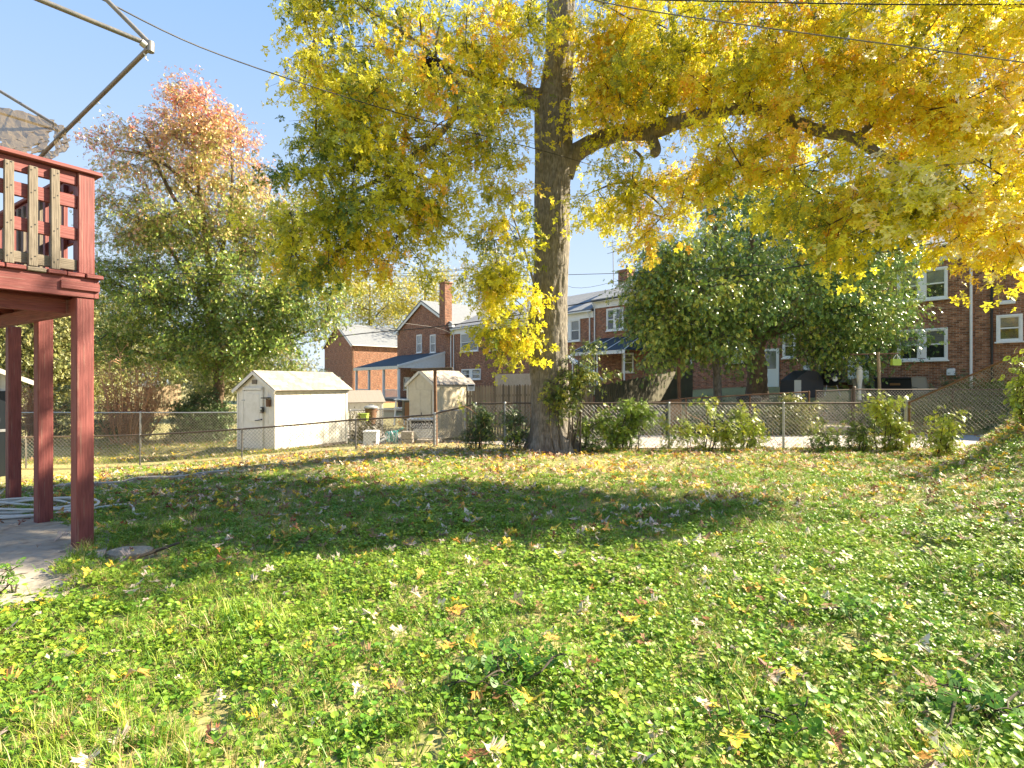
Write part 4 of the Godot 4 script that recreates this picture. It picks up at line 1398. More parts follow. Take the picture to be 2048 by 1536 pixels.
func trunk_mesh(rows: Array, steps: int, sides: int, flare: float, rough: float, sd: int) -> ArrayMesh:
	# rows: [centre, radius]; ridged bark as real relief, roots spreading at the foot
	var c := Curve3D.new()
	for i in rows.size():
		var a: Vector3 = rows[maxi(i - 1, 0)][0]
		var b: Vector3 = rows[mini(i + 1, rows.size() - 1)][0]
		c.add_point(rows[i][0], (a - b) / 6.0, (b - a) / 6.0)
	var n := FastNoiseLite.new()
	n.seed = sd
	n.frequency = 1.0
	n.fractal_octaves = 2
	var big := FastNoiseLite.new()
	big.seed = sd + 1
	big.frequency = .9
	var v := PackedVector3Array()
	var nn := PackedVector3Array()
	var idx := PackedInt32Array()
	for i in steps + 1:
		var f := float(i) / steps * (rows.size() - 1)
		var k := mini(int(f), rows.size() - 2)
		var ctr := c.sample(k, f - k)
		var rad: float = lerpf(rows[k][1], rows[k + 1][1], smoothstep(0, 1, f - k))
		var fl := exp(-ctr.y * 2.6) * flare
		for s in sides:
			var a := TAU * s / sides
			var dir := Vector3(cos(a), 0, sin(a))
			var q := dir * rad * 6.5
			var ridge := 1.0 - absf(n.get_noise_3d(q.x * 1.5, ctr.y * .75, q.z * 1.5)) * 3.4
			var r := rad * (1.0 + .07 * big.get_noise_3d(dir.x * .9, ctr.y * .7, dir.z * .9)) + rough * ridge
			r += fl * (.5 + .5 * cos(a * 5.0 + .7 + big.get_noise_2d(a, 3.0)))
			v.append(ctr + dir * r)
	for i in steps + 1:
		for s in sides:
			var a := v[i * sides + (s + 1) % sides] - v[i * sides + (s + sides - 1) % sides]
			var b := v[mini(i + 1, steps) * sides + s] - v[maxi(i - 1, 0) * sides + s]
			nn.append(b.cross(a).normalized())
	for i in steps:
		for s in sides:
			var p := i * sides + s
			var q := i * sides + (s + 1) % sides
			idx.append_array([p, q, q + sides, p, q + sides, p + sides])
	var m0 := nn[0].dot(v[0] - (rows[0][0] as Vector3))
	if m0 < 0:
		for i in nn.size(): nn[i] = -nn[i]
	# Godot's front faces run clockwise
	var t := (v[idx[1]] - v[idx[0]]).cross(v[idx[2]] - v[idx[0]])
	if t.dot(nn[0]) > 0:
		for i in range(0, idx.size(), 3):
			var e := idx[i + 1]
			idx[i + 1] = idx[i + 2]
			idx[i + 2] = e
	var arr := []
	arr.resize(Mesh.ARRAY_MAX)
	arr[Mesh.ARRAY_VERTEX] = v
	arr[Mesh.ARRAY_NORMAL] = nn
	arr[Mesh.ARRAY_INDEX] = idx
	var m := ArrayMesh.new()
	m.add_surface_from_arrays(Mesh.PRIMITIVE_TRIANGLES, arr)
	return m

func maple() -> void:
	var bx := (1105.0 - 1024.0) / F * 12.8
	base = G(bx, 12.8)
	var th := thing("maple_tree", "big maple with yellow leaves and a thick furrowed trunk in the middle of the yard", "tree", base)
	var k := 12.8 / F / 2.0
	var rows := []
	for q in [[1107, 915, 84], [1105, 890, 82], [1103, 860, 76], [1101, 820, 74], [1099, 760, 74], [1096, 690, 76], [1095, 640, 77], [1099, 590, 69], [1102, 540, 67], [1104, 460, 69], [1105, 380, 70], [1107, 310, 74], [1106, 250, 71], [1107, 205, 70], [1113, 165, 60], [1119, 110, 55], [1121, 50, 55], [1123, 0, 53], [1128, -80, 50], [1120, -220, 42], [1130, -400, 30], [1125, -560, 14]]:
		rows.append([lp(q[0], q[1], 12.8), q[2] * k])
	part(th, "trunk", trunk_mesh(rows, 260, 84, .30, .016, 41), M.bark)
	var L0 := [
		[[[1125, 345, 12.8], [1150, 308, 12.7], [1190, 284, 12.4], [1240, 266, 12.1], [1300, 262, 11.8], [1350, 246, 11.4], [1420, 226, 11.0], [1500, 216, 10.6], [1560, 232, 10.3], [1640, 262, 9.9], [1705, 276, 9.6], [1760, 310, 9.3], [1830, 348, 9.0], [1920, 380, 8.7]], [.30, .21, .19, .185, .19, .16, .125, .115, .105, .10, .09, .075, .05, .03]],
		[[[1300, 270, 11.8], [1312, 300, 11.7], [1306, 308, 11.65]], [.13, .11, .085]],
		[[[1318, 258, 11.7], [1326, 225, 11.7], [1334, 190, 11.8], [1350, 120, 12.0], [1340, 20, 12.2], [1330, -120, 12.4]], [.1, .085, .075, .06, .045, .02]],
		[[[1268, 300, 11.9], [1284, 318, 11.8], [1278, 345, 11.7], [1262, 362, 11.6], [1225, 368, 11.5], [1195, 380, 11.4]], [.03, .035, .032, .03, .022, .012]],
		[[[1262, 360, 11.6], [1285, 380, 11.4], [1320, 410, 11.2], [1340, 440, 11.0]], [.026, .022, .016, .01]],
		[[[1705, 276, 9.6], [1740, 250, 9.5], [1758, 205, 9.5], [1790, 150, 9.3], [1840, 80, 9.2], [1900, 0, 9.0]], [.06, .055, .05, .042, .034, .02]],
		[[[1500, 216, 10.6], [1478, 160, 10.8], [1472, 70, 11.0], [1500, -60, 11.2]], [.06, .05, .045, .02]],
		[[[1560, 232, 10.3], [1640, 180, 10.0], [1700, 110, 9.8], [1740, 20, 9.6], [1780, -80, 9.4]], [.05, .045, .04, .035, .02]],
		[[[1830, 348, 9.0], [1900, 330, 8.8], [1980, 318, 8.6], [2060, 300, 8.4]], [.035, .03, .025, .015]],
		[[[1120, 205, 12.8], [1072, 190, 12.75], [1050, 184, 12.6], [1022, 166, 12.4], [990, 164, 12.2], [945, 150, 11.9], [890, 130, 11.6], [840, 90, 11.3], [770, 40, 11.0], [700, 0, 10.8]], [.24, .16, .125, .10, .09, .06, .05, .04, .03, .018]],
		[[[1095, 225, 12.8], [1062, 203, 12.6], [1040, 208, 12.3], [1018, 206, 12.2]], [.2, .13, .11, .08]],
		[[[1040, 190, 12.5], [1000, 215, 12.0], [955, 190, 11.6], [930, 178, 11.4], [900, 148, 11.2], [872, 118, 11.0]], [.05, .05, .06, .055, .045, .03]],
		[[[955, 190, 11.6], [940, 205, 11.4], [905, 240, 11.1], [865, 285, 10.8], [832, 305, 10.6], [790, 345, 10.4], [730, 372, 10.2], [670, 400, 10.0], [610, 430, 9.8]], [.055, .055, .055, .055, .05, .042, .035, .028, .016]],
		[[[832, 305, 10.6], [818, 340, 10.5], [825, 400, 10.3], [850, 450, 10.2]], [.03, .028, .02, .01]],
		[[[872, 118, 11.0], [876, 60, 11.0], [900, 0, 11.2]], [.025, .022, .012]],
		[[[1070, 575, 12.5], [1055, 520, 12.2], [1035, 460, 12.0], [1015, 400, 11.9]], [.03, .026, .018, .01]],
		[[[1122, 0, 12.8], [1250, -160, 12.4], [1400, -300, 12.0], [1560, -380, 11.5]], [.2, .15, .1, .04]],
		[[[1122, -60, 12.8], [980, -200, 12.6], [840, -300, 12.4]], [.18, .12, .05]]]
	var limbs := []
	for e in L0:
		var pts := []
		for q in e[0]: pts.append(lp(q[0], q[1], q[2]))
		limb(th, "limb", pts, e[1], M.bark, 12, .06, limbs.size() + 3)
		limbs.append(pts)
	limbs.append([lp(1106, 250, 12.8), lp(1128, -80, 12.8), lp(1125, -560, 12.8)])
	var blobs := [
		bl(800, 60, 11.4, 210, 110, 2.2, 40), bl(660, 130, 10.8, 110, 120, 1.4, 20), bl(720, 240, 10.6, 140, 90, 1.6, 26), bl(880, 240, 11.0, 120, 100, 1.6, 26), bl(700, 350, 10.1, 130, 70, 1.3, 22),
		bl(840, 350, 10.6, 90, 70, 1.2, 10), bl(640, 430, 9.8, 90, 70, 1.1, 17), bl(760, 440, 10.0, 90, 60, 1.0, 11), bl(660, 520, 9.7, 90, 45, .8, 8), bl(880, 430, 10.4, 50, 50, .8, 4), bl(820, 530, 10.2, 60, 30, .7, 2),
		bl(1000, 450, 11.8, 50, 90, .7, 11), bl(1010, 590, 12.0, 60, 80, .6, 15), bl(990, 680, 12.0, 45, 45, .5, 5), bl(1040, 690, 12.1, 25, 50, .4, 3), bl(1030, 60, 11.8, 80, 80, 1.8, 16), bl(1000, 260, 11.6, 75, 70, 1.2, 9), bl(960, 120, 11.6, 80, 70, 1.4, 12),
		bl(1240, 70, 12.0, 110, 100, 2.4, 44), bl(1190, 150, 12.4, 50, 90, 1.5, 14), bl(1330, 150, 12.0, 90, 70, 2.0, 16), bl(1400, 60, 11.4, 130, 90, 2.2, 30), bl(1560, 60, 10.6, 140, 90, 2.0, 30), bl(1720, 60, 9.8, 130, 90, 2.0, 28), bl(1880, 60, 9.3, 130, 90, 2.0, 28), bl(2040, 80, 8.9, 120, 110, 2.0, 22),
		bl(1240, 190, 11.6, 95, 70, 1.6, 22), bl(1420, 190, 10.9, 120, 70, 1.6, 22), bl(1580, 200, 10.2, 120, 80, 1.6, 24), bl(1740, 190, 9.5, 110, 80, 1.6, 20), bl(1900, 210, 9.1, 120, 90, 1.6, 24), bl(2040, 250, 8.6, 100, 90, 1.5, 18),
		bl(1230, 370, 11.4, 70, 60, .9, 9), bl(1320, 380, 11.0, 80, 70, 1.0, 12), bl(1300, 450, 10.8, 50, 25, .6, 3), bl(1440, 320, 10.5, 110, 60, 1.1, 11), bl(1560, 350, 10.0, 90, 60, 1.0, 8), bl(1680, 370, 9.4, 90, 60, 1.0, 9), bl(1600, 430, 9.4, 70, 45, .7, 5),
		bl(1800, 372, 8.8, 100, 50, 1.1, 12), bl(1930, 372, 8.4, 110, 60, 1.2, 16), bl(2040, 400, 8.2, 80, 80, 1.1, 12), bl(1700, 465, 8.8, 80, 35, .7, 7), bl(1850, 420, 8.4, 80, 28, .8, 5), bl(2010, 470, 8.1, 60, 36, .8, 7),
		bl(1100, -220, 12.8, 360, 130, 3.5, 18), bl(1500, -180, 11.5, 360, 110, 3.2, 16), bl(1900, -160, 9.8, 280, 110, 3.0, 12), bl(800, -160, 12.0, 260, 110, 2.6, 10)]
	var greener := func(p: Vector3, q: float) -> float: return clampf((q - .5) * 1.2 + .55 + clampf(p.x * .03, -.12, .05), 0.0, .999 if p.x < -1.0 or fmod(q * 37.0, 1.0) > .7 else .86) 
	var got := grow(th, limbs, blobs, {"palette": [Color(.09, .16, .02), Color(.36, .38, .028), Color(.66, .62, .035), Color(.83, .77, .04), Color(.87, .70, .04), Color(.80, .38, .035)], "size": .15, "twigs": 7, "leaves": 10, "reach": .75, "loose": .65, "own": .62, "droop": .75, "hang": .3, "keep": true, "by_place": greener}, 77)
	# the 300 leaves that show largest are parts of their own
	var near := []
	var kept: Array = got[1]
	for i in kept.size():
		var w: Vector3 = kept[i][0] + base
		var d := -w.z
		var px := 1024.0 + w.x / d * F
		var py := 768.0 - (w.y - EYE) / d * F
		near.append([(d / kept[i][3]) if px > 0 and px < 2048 and py > 0 and py < 620 else 1e9, i])
	near.sort_custom(func(a, b): return a[0] < b[0])
	var single := {}
	for i in 300: single[near[i][1]] = true
	var lm := leaf_mesh(MAPLE, .18, .16, .0, .5)
	var mats := []
	for c in [Color(.36, .38, .028), Color(.66, .62, .035), Color(.83, .77, .04), Color(.87, .70, .04), Color(.80, .38, .035)]:
		var m := StandardMaterial3D.new()
		m.resource_name = "single_leaf"
		m.albedo_color = c.linear_to_srgb()
		m.roughness = .45
		m.backlight_enabled = true
		m.backlight = Color.WHITE
		mats.append(m)
	var f := Foli.new()
	for i in kept.size():
		var q: Array = kept[i]
		var c: Color = q[4]
		if single.has(i):
			var y: Vector3 = (q[1] as Vector3).normalized()
			var z: Vector3 = q[2]
			z = (z - y * z.dot(y)).normalized()
			var s: float = q[3]
			var mi := 0 if c.r < .45 else 1 if c.r < .72 else 2 if c.g > .74 else 3 if c.g > .56 else 4
			part(th, "leaf", lm, mats[mi], Transform3D(Basis(y.cross(z) * s, y * s, z * s), q[0]))
		else:
			var v := .85 + .3 * fmod(i * .618, 1.0)
			f.add(q[0], q[1], q[2], q[3], Color(c.r * v, c.g * v, c.b * v))
	copies(th, "crown", f, leaf_mesh(MAPLE_LOW, .2, .18), M.maple_leaf)
	# a squirrel's nest in the left limbs
	var nest := thing("squirrel_nest", "dark ragged squirrel nest in the left limbs of the maple", "nest", P(858, 132, 11.0))
	var nb := MB.new()
	var r := RandomNumberGenerator.new()
	r.seed = 3
	for i in 420:
		var c := Vector3(r.randfn(), r.randfn() * .7, r.randfn()) * .1
		var dd := Vector3(r.randfn(), r.randfn() * .8 - .3, r.randfn()).normalized() * r.randf_range(.05, .16)
		nb.tube(PackedVector3Array([c - dd, c + dd]), PackedFloat32Array([.005]), 3, false)
	for i in 130:
		var c := Vector3(r.randfn() * .06 + .18 * r.randf(), -.1 - r.randf() * .3, r.randfn() * .06)
		nb.tube(PackedVector3Array([c, c + Vector3(r.randf_range(-.04, .04), -.12, r.randf_range(-.04, .04))]), PackedFloat32Array([.008]), 3, false)
	part(nest, "dry_leaves", nb.done(), M.nest)
	# leafy vine on the trunk
	base = P(1105, 800, 12.4)
	bush("climbing_vine", "leafy vine clump growing on the right side of the maple trunk", "vine", G(base.x + .25, 12.35), [
		[Vector3(.0, 1.45, .12), Vector3(.45, .42, .18), 24], [Vector3(.35, 1.75, .0), Vector3(.4, .45, .25), 18], [Vector3(.05, 1.0, .12), Vector3(.42, .25, .16), 9], [Vector3(.7, 1.75, .0), Vector3(.5, .25, .25), 12], [Vector3(-.3, 1.15, .05), Vector3(.12, .45, .12), 6], [Vector3(.55, 2.3, .0), Vector3(.4, .25, .2), 7]],
		{"palette": [Color(.06, .10, .02), Color(.11, .17, .025), Color(.24, .28, .035), Color(.50, .46, .05), Color(.56, .46, .06)], "size": .085, "twigs": 4, "leaves": 6, "reach": .22, "droop": .7, "lean": -.12}, leaf_mesh(MAPLE_LOW, .2, .2), M.oval_leaf, 31, "", 8)

func other_trees() -> void:
	# tall tree with reddish top, left behind the shed
	base = gp(436, 20.5)
	base.y = P(436, 828, 20.5).y
	var th := thing("red_tipped_tree", "tall tree with a pink and red top and green lower boughs, behind the cream shed", "tree", base)
	var t0 := [lp(436, 832, 20.5), lp(438, 740, 20.5), lp(432, 640, 20.5), lp(415, 500, 20.5), lp(395, 360, 20.5), lp(378, 230, 20.5)]
	limb(th, "trunk", t0, [.2, .17, .14, .10, .06, .02], M.bark_brown, 12, .05)
	var limbs := [t0]
	for e in [[[438, 760], [468, 660], [500, 540], [530, 430], [545, 360]], [[432, 660], [380, 560], [320, 470], [270, 400]], [[425, 570], [455, 450], [465, 340], [455, 230]], [[436, 720], [370, 660], [290, 600], [225, 560]], [[440, 700], [520, 640], [600, 590], [660, 560]], [[415, 500], [350, 400], [310, 320], [290, 270]], [[436, 740], [340, 720], [260, 700]], [[436, 740], [540, 700], [620, 660]], [[400, 400], [345, 340], [290, 310], [230, 300]]]:
		var pts := []
		for i in e.size(): pts.append(lp(e[i][0], e[i][1], 20.5 + i * rng.randf_range(-.5, .5)))
		limb(th, "limb", pts, [.09, .07, .05, .03, .015], M.bark_brown, 8, .05)
		limbs.append(pts)
	var red := func(p: Vector3, q: float) -> float: return clampf(q * .46 + clampf((p.y - 3.5) / 16.0, 0.0, .46) + (.25 if fmod(q * 53.0, 1.0) > .86 else 0.0), 0.0, .999)
	var got := grow(th, limbs, [
		bl(385, 240, 20.5, 80, 70, 1.5, 46), bl(320, 330, 20.5, 90, 80, 2, 50), bl(440, 330, 20.5, 90, 90, 2, 66), bl(290, 470, 20.5, 95, 80, 2.2, 66), bl(420, 470, 20.3, 110, 90, 2.5, 90), bl(530, 450, 20.5, 90, 95, 2, 66), bl(260, 580, 20.3, 80, 70, 2, 56), bl(390, 600, 20, 110, 80, 2.4, 86), bl(530, 590, 20, 110, 80, 2.4, 86), bl(620, 600, 20, 70, 80, 1.6, 42), bl(270, 680, 20, 80, 50, 2, 36), bl(400, 700, 19.8, 90, 50, 2, 46), bl(530, 690, 19.6, 90, 50, 2, 50), bl(215, 300, 20.5, 30, 16, .6, 4)],
		{"palette": [Color(.08, .145, .03), Color(.17, .27, .045), Color(.34, .40, .06), Color(.60, .46, .16), Color(.76, .37, .28), Color(.68, .13, .11)], "size": .12, "twigs": 8, "leaves": 14, "reach": .8, "loose": .8, "droop": .5, "hang": .0, "by_place": red}, 12)
	copies(th, "crown", got[0], leaf_mesh(OVAL, .25, .2), M.glossy_leaf)
	# round green tree before the houses
	base = gp(1512, 21.0)
	th = thing("green_tree", "round dense green tree with a forked brown trunk, before the brick houses", "tree", base)
	t0 = [lp(1514, 800, 21.0), lp(1514, 770, 21.0), lp(1514, 735, 21.0), lp(1506, 690, 21.0), lp(1496, 630, 21), lp(1500, 520, 21), lp(1510, 420, 21)]
	limb(th, "trunk", t0, [.46, .38, .35, .36, .22, .14, .05], M.bark_brown, 14, .04)
	limbs = [t0]
	for e in [[[1510, 710], [1536, 660], [1580, 600], [1650, 560], [1720, 530]], [[1506, 690], [1460, 620], [1400, 570], [1330, 540]], [[1506, 690], [1560, 620], [1600, 520], [1620, 430]], [[1500, 650], [1450, 540], [1430, 450]], [[1530, 670], [1620, 640], [1700, 640], [1760, 650]]]:
		var pts := []
		for i in e.size(): pts.append(lp(e[i][0], e[i][1], 21.0 + i * rng.randf_range(-.5, .3)))
		limb(th, "limb", pts, [.2, .14, .1, .06, .03], M.bark_brown, 8, .05)
		limbs.append(pts)
	var green := {"palette": [Color(.06, .14, .055), Color(.10, .20, .06), Color(.17, .29, .06), Color(.34, .42, .065), Color(.52, .50, .08)], "size": .15, "twigs": 7, "leaves": 9, "reach": .85, "loose": 1.0, "droop": .6, "hang": .2, "lean": .0}
	got = grow(th, limbs, [
		bl(1480, 400, 21.5, 90, 70, 2.6, 60), bl(1600, 420, 21.5, 100, 80, 2.8, 74), bl(1430, 530, 21.4, 100, 80, 3.2, 88), bl(1560, 540, 21.2, 120, 80, 3.5, 110), bl(1700, 530, 21.2, 95, 85, 2.8, 80), bl(1768, 530, 20.8, 50, 75, 1.6, 30), bl(1640, 630, 20.2, 120, 50, 2, 60), bl(1745, 640, 20.2, 70, 60, 1.8, 44), bl(1460, 630, 20.2, 90, 60, 2, 44), bl(1680, 685, 20.0, 90, 28, 1.4, 26), bl(1600, 660, 19.8, 50, 40, 1.2, 8), bl(1660, 718, 20.0, 80, 22, 1.2, 12), bl(1790, 690, 20.2, 40, 30, 1.0, 6), bl(1540, 480, 24.4, 110, 100, 1.9, 60), bl(1650, 550, 24.2, 90, 80, 1.7, 44), bl(1460, 560, 24.0, 70, 70, 1.6, 26), bl(1530, 590, 18.4, 80, 45, 1.0, 14), bl(1650, 580, 18.6, 70, 45, 1.0, 10)], green, 13)
	copies(th, "crown", got[0], leaf_mesh(OVAL, .2, .22), M.glossy_leaf)
	# slimmer tree to its left
	base = gp(1434, 19.0)
	th = thing("slim_tree", "slim pale-trunked tree left of the round green tree, its boughs over the fence", "tree", base)
	t0 = [lp(1436, 850, 19), lp(1435, 780, 19), lp(1432, 720, 19), lp(1420, 640, 19), lp(1390, 560, 19), lp(1370, 500, 19)]
	limb(th, "trunk", t0, [.17, .14, .13, .1, .06, .03], M.bark, 10, .05)
	limbs = [t0]
	for e in [[[1420, 640], [1350, 610], [1300, 590]], [[1432, 700], [1370, 670], [1310, 660]], [[1425, 660], [1460, 600], [1480, 560]]]:
		var pts := []
		for q in e: pts.append(lp(q[0], q[1], 18.8))
		limb(th, "limb", pts, [.06, .04, .02], M.bark, 7, .05)
		limbs.append(pts)
	green.palette = [Color(.07, .14, .045), Color(.11, .21, .05), Color(.20, .31, .055), Color(.40, .44, .065), Color(.60, .50, .10)]
	got = grow(th, limbs, [bl(1330, 560, 18.8, 70, 60, 1.6, 46), bl(1390, 620, 18.6, 90, 70, 1.8, 66), bl(1320, 665, 18.6, 60, 40, 1.4, 34), bl(1420, 690, 18.6, 60, 35, 1.2, 22), bl(1290, 610, 18.8, 40, 60, 1.2, 24), bl(1360, 500, 19, 70, 50, 1.4, 30), bl(1465, 720, 18.8, 30, 20, .8, 3), bl(1330, 705, 18.6, 50, 26, 1.0, 9)], green, 14)
	copies(th, "crown", got[0], leaf_mesh(OVAL, .2, .22), M.glossy_leaf)
	# far trees
	var yellow := [Color(.20, .24, .03), Color(.40, .40, .04), Color(.62, .52, .05), Color(.70, .52, .06)]
	var bare := [Color(.25, .2, .1), Color(.4, .33, .14), Color(.5, .38, .12)]
	var olive := [Color(.09, .11, .035), Color(.18, .20, .06), Color(.33, .33, .11), Color(.44, .38, .15)]
	for q in [["yellow tree far behind the rooftops, left of the gable", 740, 92.0, 590, 95, 60, 700, yellow, 52], ["yellow tree far behind the rooftops, above the gabled house", 850, 100.0, 585, 85, 55, 700, yellow, 46], ["thin half-bare tree far behind the chimney", 980, 95.0, 545, 60, 48, 640, bare, 16], ["olive tree at the left edge, seen below the deck", 60, 27.0, 650, 120, 120, 790, olive, 130], ["pale olive tree further off, left of the red-tipped tree", 250, 46.0, 700, 110, 60, 790, olive, 80], ["hazy green tree low on the horizon behind the hedge", 390, 52.0, 720, 100, 45, 790, olive, 70], ["olive tree between the deck posts and the red-tipped tree", 175, 29.0, 690, 90, 100, 800, olive, 100], ["dark tree filling the gap behind the cream shed", 500, 36.0, 710, 130, 70, 790, olive, 90]]:
		var d: float = q[2]
		base = P(q[1], q[6] + 60, d)
		base.y = H(base.x, d)
		th = thing("distant_tree", q[0], "tree", base, 0.0, "")
		var top := lp(q[1], q[3] - q[5] * .5, d)
		var low := Vector3(0, -.3, 0)
		var pts := [low, low.lerp(top, .4) + Vector3(.2, 0, 0), low.lerp(top, .7), top]
		var sc := d / 60.0
		limb(th, "trunk", pts, [.3 * sc + .08, .22 * sc + .06, .14 * sc, .04], M.bark_brown, 8, .05)
		var ls := [pts]
		for i in 5:
			var f := .35 + .1 * i
			var ang := i * 2.4
			var tip := low.lerp(top, f) + Vector3(cos(ang) * float(q[4]) * d / F * .8, float(q[5]) * d / F * .5, sin(ang) * float(q[4]) * d / F * .6)
			var lpts := [low.lerp(top, f), low.lerp(top, f).lerp(tip, .5) + Vector3(0, .2, 0), tip]
			limb(th, "limb", lpts, [.1 * sc + .03, .06 * sc + .02, .02], M.bark_brown, 6)
			ls.append(lpts)
		got = grow(th, ls, [bl(q[1], q[3], d, q[4], q[5], float(q[4]) * d / F * .8, q[8]), bl(q[1] - 20, q[3] + q[5] * .7, d - 1, float(q[4]) * .9, float(q[5]) * .5, float(q[4]) * d / F * .6, int(q[8]) / 3)], {"palette": q[7], "size": .10 + d * .0035, "twigs": 9, "leaves": 12, "reach": .5 + d * .022, "loose": 1.3, "droop": .4, "hang": .0, "step": .5 + d * .02, "thick": .6 + d * .012, "fine": d < 50}, int(q[1]))
		copies(th, "crown", got[0], leaf_mesh(OVAL, .25, .2), M.oval_leaf)

